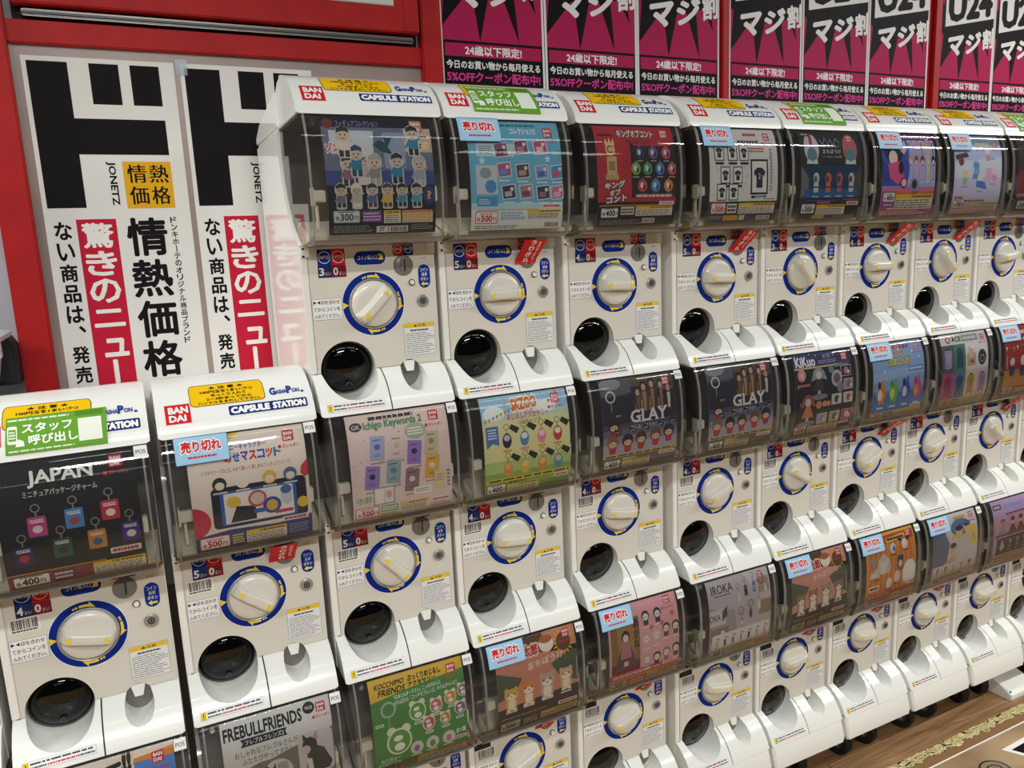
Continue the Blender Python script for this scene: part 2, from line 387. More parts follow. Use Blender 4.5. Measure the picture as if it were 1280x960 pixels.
ns = N.new('ShaderNodeTexNoise'); ns.inputs['Scale'].default_value = 1; ns.inputs['Detail'].default_value = 2.5; ns.inputs['Distortion'].default_value = 1.6
vr = N.new('ShaderNodeValToRGB'); cr = vr.color_ramp; cr.interpolation = 'CONSTANT'; cr.elements[0].color = lin('#3f3e38'); cr.elements[1].position = .385; cr.elements[1].color = lin('#d8c78e')
for p_, c_ in ((.47, '#4a4840'), (.495, '#cdbb82'), (.57, '#5a564a'), (.60, '#e0d2a0'), (.69, '#46453e')): e_ = cr.elements.new(p_); e_.color = lin(c_)
for p, q in ((tc.outputs['Object'], mp.inputs[0]), (mp.outputs[0], ns.inputs['Vector']), (ns.outputs[0], vr.inputs[0]), (vr.outputs[0], N['Principled BSDF'].inputs['Base Color'])): nt.links.new(p, q)
a = Art(); a.poly([(1.669, .194), (1.80, .190), (1.815, .214), (1.90, .214), (1.93, .262), (1.71, .262)], '#efece6'); a.poly([(1.692, .208), (1.785, .205), (1.80, .228), (1.885, .228), (1.90, .250), (1.717, .250)], '#121214')
a.build('letter_mark', lambda u, v, n: Vector((u, -v, .0018+n)), fg)
a = Art(); a.ell(1.573, .240, .047, .040, '#2d2722', 28); a.ell(1.573, .240, .042, .035, '#8d7c66', 28); a.ring(1.573, .238, .026, .005, '#2d2722', 24, .02); a.ell(1.573, .238, .010, .008, '#2d2722')
a.build('round_emblem', lambda u, v, n: Vector((u, -v, .0018+n)), fg)

# ------------------------------------------------------------------ capsule machine: parts built once
CASE_X = (-.119, .1235)
FRONT = smooth_tab([(.1085, .062), (.113, .0675), (.127, .0745), (.150, .0805), (.180, .0838), (.215, .0845), (.250, .0830), (.280, .0785), (.305, .0705), (.318, .0635)])
BACKC = [(.318, -.108), (.269, -.112), (.225, -.104), (.189, -.088), (.160, -.066), (.141, -.046), (.122, -.020), (.109, .002)]
LEDGE = smooth_tab([(-.186, .063), (-.176, .0590), (-.164, .0528), (-.153, .0455), (-.143, .0375), (-.133, .026), (-.124, .012), (-.119, .001)], 3)
ROOF = smooth_tab([(.3185, .0625), (.335, .0575), (.350, .047), (.366, .031), (.380, .011), (.393, -.02), (.400, -.06)], 4)
def cyl_cut(r, x, u, o0, o1, rz=None, seg=64):
    bm = bmesh.new(); lathe(bm, [(0, o0), (r, o0), (r, o1), (0, o1)], W(x, 0, u), (0, -1, 0), seg, False, 1, (rz or r)/r); return bm
HOLE = (-.0555, -.1140, .0500); CUP = (.0600, -.1345, .0225, .0265)
def cutters(): return [cyl_cut(HOLE[2], HOLE[0], HOLE[1], -.060, .1), cyl_cut(CUP[2], CUP[0], CUP[1], -.016, .1, CUP[3])]
P = {}                                   # prototypes: unlinked-from-any-thing meshes kept as (name, mesh, material)
def proto(key, o):
    P[key] = o.data; bpy.data.objects.remove(o)
# body shell
bm = bmesh.new()
prism(bm, [(-.355, -.1865), (-.004, -.1865), (-.004, .103)] + [(o-.0015, u) for u, o in BACKC[::-1]][0:] + [(-.355, .3175)], -.1245, .1240, W, .004, 2, [0, 10, 11])
box(bm, -.1245, -.1122, -.0045, .0008, -.1185, .1055, W, .0012)
o = build('body', bm, BODYW); cut(o, cutters())
bm = bmesh.new(); bm.from_mesh(o.data)
me = o.data
proto('body', o)
bm.free()
# raised top of the body behind the roof
bm = bmesh.new(); prism(bm, [(-.355, .318), (-.100, .318), (-.100, .385), (-.16, .372), (-.30, .352), (-.355, .335)], -.1245, .1240, W, .004, 2); proto('body_top', build('body_top', bm, BODYW))
# panel
bm = bmesh.new(); box(bm, -.1115, .1220, -.0035, .0012, -.1183, .1060, W, .0008); o = build('control_panel', bm, PANEL); cut(o, cutters()); proto('control_panel', o)
# hinge blocks on the panel corners
bm = bmesh.new(); box(bm, -.1235, -.1075, .0005, .0026, .088, .106, W, .0006); proto('corner_left', build('corner_block', bm, WHITE))
bm = bmesh.new(); box(bm, .1085, .1232, .0005, .0026, .086, .106, W, .0006); proto('corner_right', build('corner_block', bm, WHITE))
for i_, (x_, u_) in enumerate(((-.1185, .103), (-.1185, .090))):
    bm = bmesh.new(); box(bm, x_-.002, x_+.002, .0024, .0030, u_-.0018, u_+.0018, W); proto('corner_screw%d' % i_, build('corner_screw', bm, BLKM))
bm = bmesh.new(); box(bm, -.1175, -.1125, .0, .0014, -.1222, -.1186, W); proto('latch', build('latch', bm, BLKM))
# ledge halves
lp = [(o, u) for u, o in LEDGE]
for key, x0, x1, side in (('chute_tray', -.1235, .0020, 0), ('return_tray', .0044, .1235, 1)):
    bm = bmesh.new()
    a_ = [(-.003, -.186)] + lp + [(-.003, -.119)]
    prism(bm, a_, x0, x1)
    ed = [e for e in bm.edges if all(abs(v.co.x-(x0 if side == 0 else x1)) < 1e-6 for v in e.verts) and any(v.co.y < -.004 for v in e.verts)]
    ed += [e for e in bm.edges if all(abs(v.co.x-(x1 if side == 0 else x0)) < 1e-6 for v in e.verts) and any(v.co.y < -.004 for v in e.verts)][:0]
    bmesh.ops.bevel(bm, geom=ed, offset=.005, segments=3, affect='EDGES')
    o = build(key, bm, WHITE); cut(o, cutters()); proto(key, o)
bm = bmesh.new(); prism(bm, [(-.003, -.1862)] + [(o_-.0022, u) for o_, u in lp] + [(-.003, -.119)], .0016, .0048); proto('tray_seam', build('tray_seam', bm, BLKM))
# chute door: black dome hung in a grey rim, leaning
ax = Vector((0, -math.cos(math.radians(10)), -math.sin(math.radians(10)))); cc = W(HOLE[0], -.0185, HOLE[1])
bm = bmesh.new(); lathe(bm, [(0, .0160), (.012, .0155), (.024, .0135), (.034, .0100), (.042, .0055), (.0462, .0010), (.0475, -.003), (.0475, -.006), (0, -.006)], cc, ax, 56); proto('chute_door', build('chute_door', bm, BLACK))
bm = bmesh.new(); lathe(bm, [(.0477, -.012), (.0477, .0025), (.0482, .0040), (.0490, .0040), (.0494, .0025), (.0494, -.012)], cc, ax, 56, True); proto('door_rim', build('door_rim', bm, RIMG))
bm = bmesh.new()
for s in (-1, 1):
    p0 = cc+ax*.0112+Vector((0, 0, -.022)); q = [p0+Vector((s*.006, 0, -.006)), p0+Vector((0, 0, 0)), p0+Vector((0, 0, -.0015)), p0+Vector((s*.006, 0, -.0075))]
    vs = [bm.verts.new(v+ax*h) for h in (0, .0035) for v in q]
    for f in ((0, 1, 2, 3), (4, 7, 6, 5), (0, 4, 5, 1), (1, 5, 6, 2), (2, 6, 7, 3), (3, 7, 4, 0)): bm.faces.new([vs[i] for i in f])
proto('door_mark', build('door_mark', bm, GREYD, None, 0))
# coin return cup lining and flap
bm = bmesh.new(); lathe(bm, [(0, -.0150), (.0222, -.0150), (.0222, -.0130), (0, -.0130)], W(CUP[0], 0, CUP[1]), (0, -1, 0), 40, False, 1, CUP[3]/CUP[2]); proto('coin_return_back', build('coin_return_back', bm, GREYP))  # grey back wall carries the cup's inner shadow in its colour
bm = bmesh.new(); vs = [bm.verts.new(W(x, o_, u)) for x, u, oo in ((.0485, -.1105, -.001), (.0715, -.1105, -.001), (.0665, -.1300, .004), (.0535, -.1300, .004)) for o_ in (oo, oo-.009)]
for f in ((0, 2, 4, 6), (1, 7, 5, 3), (0, 1, 3, 2), (2, 3, 5, 4), (4, 5, 7, 6), (6, 7, 1, 0)): bm.faces.new([vs[i] for i in f])
proto('coin_return_flap', build('coin_return_flap', bm, WHITE, None, 0))
# coin slot, return button, lock
bm = bmesh.new(); lathe(bm, [(0, .0034), (.0165, .0034), (.0178, .0025), (.0188, .0005), (.0188, -.001), (0, -.001)], W(.061, .0012, .066), seg=36); box(bm, .0545, .0590, .004, .0062, .054, .078, W, .0008); proto('coin_slot', build('coin_slot', bm, GREYP))
bm = bmesh.new(); box(bm, .0612, .0638, .003, .0050, .055, .077, W); proto('slot_opening', build('slot_opening', bm, BLKM, None, 0))
bm = bmesh.new(); lathe(bm, [(.0062, .0006), (.0062, .0016), (.0046, .0016), (.0046, .0006)], W(.075, .001, .034), seg=24, closed=True); proto('button_surround', build('button_surround', bm, GREYD))
bm = bmesh.new(); lathe(bm, [(.0045, 0), (.0044, .004), (.0034, .006), (0, .0066)], W(.075, .001, .034), seg=24); proto('return_button', build('return_button', bm, WHITE))
bm = bmesh.new(); lathe(bm, [(0, .0028), (.0066, .0028), (.0070, .0018), (.0094, .0018), (.0100, .0034), (.0115, .0026), (.0122, 0), (0, 0)], W(.094, .001, -.001), seg=32); proto('lock', build('lock', bm, STEEL))
bm = bmesh.new(); lathe(bm, [(.0058, .0026), (.0058, .0036), (.0038, .0036), (.0038, .0026)], W(.094, .001, -.001), seg=28, closed=True); lathe(bm, [(0, .0034), (.0022, .0034), (.0022, .0026), (0, .0026)], W(.094, .001, -.001), seg=16); proto('keyhole', build('keyhole', bm, BLKM))
# dial ring label
def dialring():
    a = Art(); a.ring(0, 0, .0585, .0020, '#e9e7e1', 64); a.ring(0, 0, .0572, .0135, '#0d2a86', 64)
    Y = '#f0d23c'
    a.poly([(-.0565, .006), (-.0565, -.006), (-.0455, 0)], Y)
    for k in range(3):
        th = math.radians(90-k*90 if k < 2 else -90); th = [math.radians(88), math.radians(-2), math.radians(-92)][k]
        def pt(r, d): return (r*math.cos(th+math.radians(d)), r*math.sin(th+math.radians(d)))
        for d in (21.5, 16.5): a.ell(*pt(.0497, d), .0019, .0019, Y, 10)
        q = [pt(.0475, 12-3.2*i) for i in range(7)]; q2 = [pt(.0518, 12-3.2*i) for i in range(7)]
        for i in range(6): a.poly([q[i], q[i+1], q2[i+1], q2[i]], Y)
        a.poly([pt(.0475, -5), pt(.0472, -17), pt(.0562, -5)], Y)
    return a
o = dialring().build('dial_ring', flat(.0014)); proto('dial_ring', o)
bm = bmesh.new(); lathe(bm, [(.0458, .0005), (.0458, .0035), (.0448, .0042), (.0436, .0035), (.0436, .0005)], W(0, .0012, 0), seg=64, closed=True); proto('dial_bezel', build('dial_bezel', bm, STEEL))
# knob (its own origin at the dial centre)
Z0 = Vector((0, 0, 0))
bm = bmesh.new(); lathe(bm, [(0, .0115), (.024, .0115), (.033, .0108), (.0385, .0088), (.0412, .0055), (.0420, .0015), (.0420, -.001), (0, -.001)], Z0, seg=64); proto('knob', build('knob', bm, KNOBW))
bm = bmesh.new(); ns_ = 15; rings = []
for i in range(ns_):
    x = -.0395+.079*i/(ns_-1); t = abs(x)/.0395; e = math.sqrt(max(0, 1-t**6)); hw = .0135*(1-.25*(1-t)); top = .0055+.0225*(.35+.65*e)
    sec = [(-hw-.003, .0040), (-hw, .0100), (-.0090, top-.003), (-.0072, top-.0006), (-.0045, top), (.0045, top), (.0072, top-.0006), (.0090, top-.003), (hw, .0100), (hw+.003, .0040)]
    lim = math.sqrt(max(1e-6, .0415**2-x*x)); rings.append([bm.verts.new((x, -h, max(-lim, min(lim, z)))) for z, h in sec])
for p, q in zip(rings, rings[1:]):
    for k in range(9): bm.faces.new((p[k], p[k+1], q[k+1], q[k]))
bm.faces.new(rings[0]); bm.faces.new(rings[-1][::-1]); proto('grip', build('grip', bm, KNOBW, None, 50))
for s in (-1, 1):
    bm = bmesh.new()
    h = -.0272; vs = [bm.verts.new(v) for v in ((s*.034, h+.0002, 0), (s*.024, h-.0013, .0062), (s*.024, h-.0013, -.0062))]; bm.faces.new(vs)
    w2 = [bm.verts.new(v.co+Vector((0, .004, 0))) for v in vs]; bm.faces.new(w2[::-1])
    for k in range(3): bm.faces.new((vs[k], vs[(k+1) % 3], w2[(k+1) % 3], w2[k]))
    proto('arrow%d' % s, build('arrow_mark', bm, ink('#e9d04a'), None, 0))
# clear case
bm = bmesh.new(); pf = [(.020, .1062), (.055, .1062)] + [(o_, u) for u, o_ in FRONT] + [(o_, u) for u, o_ in BACKC]
prism(bm, pf, CASE_X[0], CASE_X[1], W, .007, 3, list(range(1, len(FRONT)+1)))
o = build('clear_case', bm, CLEAR, None, 50); proto('clear_case', o)
for nm_, x0_, x1_ in (('edge0', CASE_X[0]+.0065, CASE_X[0]+.0095), ('edge1', CASE_X[1]-.0095, CASE_X[1]-.0065)):
    bm = bmesh.new(); f_ = [(o_-.0012, u) for u, o_ in FRONT]; prism(bm, f_ + [(o_-.0045, u) for o_, u in f_[::-1]], x0_, x1_); proto(nm_, build('side_rib', bm, EDGE))
bm = bmesh.new(); prism(bm, [(.006, .1072), (.054, .1072), (.0655, .1135), (.0625, .1150), (.052, .1092), (.006, .1092)], CASE_X[0]+.004, CASE_X[1]-.004); proto('bottom_lip', build('bottom_lip', bm, EDGE))
bm = bmesh.new()
cx0, cx1 = CASE_X[0]+.002, CASE_X[1]-.002
for (u, o1_), (u2, o2_) in zip(BACKC, BACKC[1:]):
    vs = [bm.verts.new(W(x, o_+d, uu)) for x in (cx0, cx1) for o_, uu, d in ((o1_, u, .0006), (o2_, u2, .0006), (o2_, u2, .0030), (o1_, u, .0030))]
    for f in ((0, 1, 2, 3), (4, 7, 6, 5), (0, 4, 5, 1), (2, 6, 7, 3)): bm.faces.new([vs[i] for i in f])
box(bm, cx0, cx1, -.10, .054, .3135, .3172, W)  # added dark plate, stands in for the shaded band under the roof
proto('hopper', build('hopper', bm, HOPPER, None, 30))
# pale floor of the hopper, card clips
bm = bmesh.new(); prism(bm, [(.006, .1105), (.052, .116), (.052, .122), (-.020, .150), (-.040, .142)], cx0+.001, cx1-.001); proto('hopper_floor', build('hopper_floor', bm, IVORY))
bm = bmesh.new()
box(bm, -.1055, -.0845, .052, .064, .178, .197, W, .0015); box(bm, -.0995, -.0955, .040, .050, .134, .180, W, .001); box(bm, -.107, -.104, .046, .066, .172, .202, W, .001); proto('card_clip', build('card_clip', bm, IVORY))
bm = bmesh.new(); box(bm, .1025, .110, .052, .070, .176, .202, W, .0015); proto('card_clip_slim', build('card_clip', bm, IVORY))
CATCH = clear_mat('frosted_catch', (.8, .79, .76), .2, 1.5)
for i_, x in enumerate((-.1005, .1085)):
    bm = bmesh.new(); box(bm, x, x+.008, .046, .062, .300, .3165, W, .0015); proto('catch%d' % i_, build('case_catch', bm, CATCH))
# roof
rp = [(o_, u) for u, o_ in ROOF] + [(-.080, .398), (-.098, .388), (-.106, .370), (-.108, .318)]
bm = bmesh.new(); prism(bm, rp, -.1215, .1285, W, .006, 3, list(range(0, len(rp)-2))); proto('roof', build('roof', bm, WHITE, None, 50))

# ---- stickers
def sticker(key, a, mapf, step=0, name=None): proto(key, a.build(name or key, mapf, None, step))
BL = '#12318f'; RD = '#c4242c'; WH = '#f1efe9'
a = Art(); a.rect(-.095, .0725, -.0705, .101, BL); a.rect(-.0705, .0725, -.046, .101, RD)
for x, s in ((-.0828, '100円玉'), (-.0583, '10円玉')):
    a.ring(x, .0868, .0108, .0011, WH, 24); a.t(s, x-.0088, .0838, x+.0088, .0898, WH, .02)
sticker('coin_type_sticker', a, flat())
for n in ('3', '4', '5', ''):
    a = Art()
    if n:
        a.rect(-.0955, .0515, -.0705, .0725, '#25305c'); a.rect(-.0705, .0515, -.0455, .0725, '#7c1f2a')
        for x, d in ((-.0935, n), (-.0688, '0')): a.t(d, x, .055, x+.009, .069, '#dedbd8', .03); a.t('まい', x+.0105, .055, x+.0205, .0615, '#b8b5b5', .01)
    else: a.rect(-.112, .0515, -.0745, .0650, '#2a2223'); a.rect(-.110, .0535, -.0765, .0630, '#352a2a')
    sticker('count'+n, a, flat(), 0, 'coin_count_sticker')
def stadium(a, x0, y0, x1, y1, col): r = min(x1-x0, y1-y0)/2-1e-5; a.rr(x0, y0, x1, y1, r, col)
a = Art(); stadium(a, -.030, .0705, .028, .0945, BL); a.t('コイン投入口', -.0235, .0795, .0125, .0875, WH, .012)
a.poly([(.0145, .0875), (.0175, .0905), (.0215, .0868), (.0235, .0890), (.0235, .0785), (.0130, .0785), (.0152, .0805), (.0175, .0835)], '#f0d23c')
sticker('slot_label', a, flat())
a = Art(); a.rr(.0425, .0840, .0620, .1045, .003, RD); a.rr(.0620, .0840, .0815, .1045, .003, BL)
for x, s in ((.0520, '10円玉'), (.0722, '100円玉')): a.ring(x, .0955, .0078, .0009, WH, 20); a.t(s, x-.0064, .0933, x+.0064, .0977, WH, .015)
sticker('coin_pair_sticker', a, flat())
a = Art(); stadium(a, .0885, .0225, .1115, .066, BL)
for i, s in enumerate(('コイン', '返却', 'ボタン')): a.t(s, .0925 + (.0025 if i == 1 else 0), .0530-i*.0085, .1080-(.0025 if i == 1 else 0), .0595-i*.0085, WH, .012)
a.poly([(.0925, .0300), (.0985, .0345), (.0985, .0318), (.107, .0318), (.107, .0282), (.0985, .0282), (.0985, .0255)], '#f0d23c')
sticker('return_label', a, flat())
a = Art(); a.t('PUSH', .0955, .0765, .1055, .0790, '#5a5f8a', .01); sticker('push_print', a, flat())
a = Art(); a.rect(-.1110, -.0225, -.0585, .0150, '#9aa0b8'); a.rect(-.1103, -.0218, -.0592, .0143, '#f0efec')
a.poly([(-.1085, .0115), (-.1085, .0055), (-.1030, .0085)], '#1a1a1e'); a.poly([(-.0965, .0115), (-.0965, .0055), (-.1020, .0085)], '#1a1a1e')
for i, (s, x0) in enumerate((('印を合わせ', -.0950), ('てからコインを', -.1085), ('入れてください。', -.1085))): a.t(s, x0, .0045-i*.0120, -.0618, .0120-i*.0120, '#1d1d22', .018)
sticker('align_sticker', a, flat())
a = Art(); a.rr(.0535, -.1020, .1140, -.0415, .002, '#8e97b8'); a.rr(.0541, -.1014, .1134, -.0421, .0018, '#e6e6e4'); a.rect(.0545, -.0500, .1130, -.0425, '#e8c32c'); a.t('▲注意', .072, -.0488, .096, -.0437, '#57480e', .015)
a.lines(.066, -.0578, .102, -.0525, 1, '#4a4a50', .55, .05)
a.lines(.0565, -.0995, .112, -.0590, 11, '#77777f', .32, .3, 5); sticker('caution_sticker', a, flat())
a = Art(); a.rect(-.1075, .0265, -.0640, .0510, '#eae7e0'); a.bars(-.1050, .0325, -.0665, .0490); a.lines(-.104, .028, -.068, .0315, 1, '#333', .7, .02) if 0 else a.lines(-.104, .028, -.068, .0315, 1, '#333333', .7, .02)
sticker('barcode_sticker', a, flat())
a = Art(); a.rect(-.1115, -.1785, -.0085, -.1660, '#9fb0d4'); a.rect(-.1110, -.1780, -.0090, -.1665, '#f2f1ee'); a.rect(-.1108, -.1778, -.1025, -.1667, '#e5c21e'); a.t('!', -.1075, -.1760, -.1060, -.1685, '#2b2500', .03)
a.lines(-.1005, -.1718, -.0105, -.1675, 1, '#55555f', .6, .03, 2); a.lines(-.1005, -.1770, -.0780, -.1728, 1, '#55555f', .6, .0, 8); a.lines(-.0770, -.1770, -.0360, -.1728, 1, '#d04a5c', .6, .0, 4); a.lines(-.0350, -.1770, -.0105, -.1728, 1, '#55555f', .6, .0, 9)
sticker('tray_sticker', a, on_profile(LEDGE), .002)
ROOFT = ROOF
a = Art(); a.rect(-.1070, .3400, -.0690, .3670, '#cf2229'); a.t('BAN', -.1020, .3545, -.0720, .3640, WH, .05); a.t('DAI', -.1020, .3430, -.0760, .3525, WH, .05); sticker('maker_logo', a, on_profile(ROOFT), .003)
a = Art(); a.rr(-.0675, .3605, .0515, .3885, .006, '#2a230a', .006); a.rr(-.0665, .3612, .0505, .3878, .0055, '#efbf17', .0055)
for i, (s, x0, x1) in enumerate((('★ 注 意 ★', -.036, .020), ('100円玉を1まいづつ', -.050, .034), ('ゆっくり入れて', -.034, .022), ('2～3秒まってから', -.042, .030), ('ハンドルをまわして下さい。', -.056, .044))): a.t(s, x0, .3818-i*.0049, x1, .3858-i*.0049, '#2a230a', .04)
sticker('handle_notice', a, on_profile(ROOFT), .003)
a = Art(); a.t('GᴀsʜᴀPᴏɴ', .060, .3650, .117, .3740, '#24469c', .05) if 0 else (a.t('G', .059, .3645, .0700, .3755, '#1f3f8f', .06), a.t('ASHA', .0695, .3655, .0880, .3715, '#1f3f8f', .05), a.t('P', .0875, .3645, .0965, .3755, '#1f3f8f', .06), a.t('ON', .0965, .3655, .1090, .3715, '#1f3f8f', .05), a.ell(.1135, .3660, .0028, .0016, '#1f3f8f', 12))
sticker('capsule_toy_logo', a, on_profile(ROOFT), .003)
a = Art(); a.rr(-.0120, .3415, .1195, .3575, .003, '#f4f3f0'); a.rr(-.0105, .3425, .1180, .3565, .003, '#17306f', .0022)
for s, x0, x1 in (('CAPSULE', -.0075, .0555), ('STATION', .0600, .1150)): a.t(s, x0, .3446, x1, .3545, '#f4f3f0', .075, 0, 0)
sticker('station_logo', a, on_profile(ROOFT), .003)
def staff(u0, v0, v1):
    a = Art(); u1 = u0+.134; h = v1-v0
    a.poly([(u0, v0+.001), (u1, v0), (u1+.002, v1), (u0+.002, v1-.001)], '#68a032')
    a.rr(u0+.0035, v0+h*.30, u0+.0160, v0+h*.76, .002, '#eef3e4'); a.rr(u0+.0050, v0+h*.38, u0+.0145, v0+h*.68, .001, '#68a032'); a.lines(u0+.0058, v0+h*.42, u0+.0138, v0+h*.64, 3, '#eef3e4', .6, .1)
    a.poly([(u0+.013, v0+h*.22), (u0+.025, v0+h*.22), (u0+.024, v0+h*.36), (u0+.017, v0+h*.42)], '#eef3e4')
    a.t('スタッフ', u0+.022, v0+h*.55, u0+.088, v0+h*.80, '#f4f6ec', .03); a.t('呼び出し', u0+.030, v0+h*.23, u0+.095, v0+h*.50, '#f4f6ec', .03)
    a.lines(u0+.004, v0+h*.87, u0+.085, v0+h*.94, 1, '#dfe9cf', .6, .05); a.lines(u0+.004, v0+h*.07, u0+.090, v0+h*.14, 1, '#dfe9cf', .6, .05)
    a.rect(u0+.093, v0+h*.85, u1-.003, v0+h*.97, '#53862a'); a.rect(u0+.096, v0+h*.17, u1-.006, v0+h*.78, '#e9eee0')
    return a
sticker('staff_mid', staff(-.062, .330, .3845), on_profile(ROOFT, .0016), .003, 'staff_call_sticker')
sticker('staff_low', staff(-.064, .3262, .3755), on_profile(ROOFT, .0016), .003, 'staff_call_sticker')
a = Art(); a.rect(.1035, .2995, .1225, .3165, '#e6e6e3'); a.t('POS', .1060, .3050, .1200, .3110, '#33353c', .015); sticker('price_system_tag', a, on_profile(FRONT, .0012), .003)

# ------------------------------------------------------------------ product cards (artwork in 0..100 units)
CU0, CV0, CW, CH = -.0855, .1205, .188, .1965
def charm(a, x, y, c, s=1, c2=None, shape=0):
    a.ring(x, y+11*s, 2.6*s, .7*s, '#8a8578', 10); a.rect(x-.4*s, y+5*s, x+.4*s, y+8.6*s, '#8a8578')
    if shape == 0: a.rr(x-5*s, y-6*s, x+5*s, y+6*s, 1.2*s, c)
    elif shape == 1: a.ell(x, y, 4.2*s, 6.2*s, c, 14); a.ell(x, y+2.2*s, 2.9*s, 2.6*s, c2 or WH, 10)
    elif shape == 2: a.rr(x-2.2*s, y-6*s, x+2.2*s, y+5*s, .8*s, c)
    if c2 and shape == 0: a.ell(x, y-1.6*s, 2.7*s, 2.3*s, c2, 12); a.rect(x-3.6*s, y+2.4*s, x+3.6*s, y+4.3*s, '#eeeae4')
    if c2 and shape == 2: a.rect(x-1.5*s, y-4*s, x+1.5*s, y+1*s, c2)
def figure(a, x, y, c, s=1, c2='#e8d3bd', hat=None):      # plain generic little figure
    o = '#d6d2cb'; d = hat or '#3a3538'
    a.ell(x, y+4*s, 4.3*s, 4.8*s, o, 16); a.rr(x-3.6*s, y-8.6*s, x+3.6*s, y+1*s, 1.6*s, o)
    a.rr(x-2.9*s, y-8*s, x-.4*s, y-3.5*s, .6*s, d); a.rr(x+.4*s, y-8*s, x+2.9*s, y-3.5*s, .6*s, d); a.rr(x-3*s, y-4.6*s, x+3*s, y+.8*s, 1.3*s, c)
    a.poly([(x-2.8*s, y-.2*s), (x-5.2*s, y-3.4*s), (x-4.2*s, y-4.2*s), (x-2.2*s, y-2.2*s)], c); a.poly([(x+2.8*s, y-.2*s), (x+5.2*s, y+1.6*s), (x+4.6*s, y+2.6*s), (x+2.2*s, y+.8*s)], c)
    a.ell(x, y+4*s, 3.5*s, 3.9*s, c2, 16); a.poly([(x-3.5*s, y+4.6*s), (x-3.2*s, y+7*s), (x, y+8.6*s), (x+3.2*s, y+7*s), (x+3.5*s, y+4.6*s), (x+1.4*s, y+5.6*s), (x-1.2*s, y+5.4*s)], d)
    for q in (-1.3, 1.3): a.ell(x+q*s, y+3.6*s, .42*s, .6*s, '#2a2426', 6)
    a.rect(x-.9*s, y+1.5*s, x+.9*s, y+1.95*s, '#7a3f3a')
def blob(a, x, y, c, s=1, c2='#efe4d2'):                  # plain sitting toy
    a.ell(x-5*s, y+11*s, 2.2*s, 2.4*s, c, 12); a.ell(x+5*s, y+11*s, 2.2*s, 2.4*s, c, 12)
    a.ell(x, y-3*s, 6.4*s, 7*s, c, 20); a.ell(x, y+6*s, 7.4*s, 6.4*s, c, 20); a.ell(x, y-4*s, 3.8*s, 4.6*s, c2, 14); a.ell(x, y+4*s, 4.6*s, 3.2*s, c2, 14)
    for q in (-1, 1): a.ell(x+q*3*s, y+6.4*s, .8*s, 1*s, '#2a2220', 8); a.ell(x+q*2.4*s, y-1.5*s, 1.5*s, 2.4*s, c2, 10); a.ell(x+q*3.4*s, y-9*s, 2.2*s, 1.4*s, c2, 10)
    a.ell(x, y+4.6*s, .8*s, .6*s, '#3a2c28', 8)
def logo(a, x=88, y=93, s=1, c='#c8283c'):
    a.rr(x-5*s, y-4.6*s, x+5*s, y+4.6*s, 1*s, c); a.t('BAN', x-3.8*s, y+.4*s, x+3.8*s, y+3.4*s, WH, .04); a.t('DAI', x-3.8*s, y-3.6*s, x+2.8*s, y-.6*s, WH, .04)
    a.ell(x-8.3*s, y-8.6*s, 1.5*s, 1.6*s, c, 12); a.t('ガシャポン', x-6*s, y-10.4*s, x+9*s, y-7*s, c, .03)
def price(a, p, x=4, y=3, w=24, h=11, c='#2c2c31', bg='#f0eee9', rim='#4a4a50'):
    a.rr(x, y, x+w, y+h, 1.5, rim); a.rr(x+.8, y+.8, x+w-.8, y+h-.8, 1.2, bg)
    a.t('各', x+2, y+2.3, x+5.6, y+6, c, .02); a.t(p, x+6.2, y+1.8, x+18, y+8, c, .035); a.t('円', x+18.8, y+2.3, x+22.4, y+6, c, .02); a.lines(x+5, y+8.5, x+w-5, y+9.7, 1, c, .7, 0)
def warn(a, x0, y0, x1, y1, seed=1, head='#e3c02c', bg='#e4dfd0'):
    a.rect(x0, y0, x1, y1, bg); k = y1-(y1-y0)*.30; a.rect(x0, k, x1, y1, head); a.t('注意', (x0+x1)/2-6, k+(y1-k)*.18, (x0+x1)/2, y1-(y1-k)*.18, '#4c3d08', .02)
    a.lines((x0+x1)/2+1, k+(y1-k)*.25, x1-2, y1-(y1-k)*.25, 1, '#4c3d08', .7, 0); a.lines(x0+1, y0+.5, x1-1, k-.4, 4, '#77705f', .5, .1, seed)
def tagline(a, x0=76, y0=16, x1=98, y1=20): a.rr(x0, y0, x1, y1, .8, '#e9e3df'); a.lines(x0+1.5, y0+1.1, x1-1.5, y1-1.1, 1, '#b8404c', 1, 0)
CARDS = {}
def card(key):
    def d(f): CARDS[key] = f; return f
    return d
@card('tagcharms')
def _(a):
    a.rect(0, 0, 100, 100, '#15161d'); a.t('JAPAN', 23, 80, 69, 93, '#efeeea', .03); a.t('ミニチュアパッケージチャーム', 19, 73, 71, 78, '#d9d7d2', .015); logo(a, 86, 92)
    for x, y, c, c2 in ((26, 50, '#c2408c', '#e6dcd8'), (52, 52, '#4f8fcb', '#b04a4a'), (78, 54, '#c9304a', '#efe6dc'), (14, 28, '#26255f', '#c02a3a'), (41, 30, '#2e5a3f', '#3b2f2c'), (66, 32, '#c98a3c', '#3a5f8c'), (91, 34, '#4a2a8c', '#e7d9c6')):
        charm(a, x, y, c, 1.32, c2); a.t('JAPAN', x-4.7, y+3.2, x+4.7, y+5.5, c, .03)
    tagline(a, 74, 17, 97, 22); a.rect(0, 12.5, 70, 13.6, '#c98a2c'); a.rect(0, 0, 100, 12, '#8a3a45'); price(a, '400', 3, 1, 26, 10.5); a.rect(31, 2, 46, 11, '#4a3038'); a.lines(32, 3, 45, 10, 2, '#d9c9c9', .6, .1); warn(a, 60, 1, 99, 12, 2)
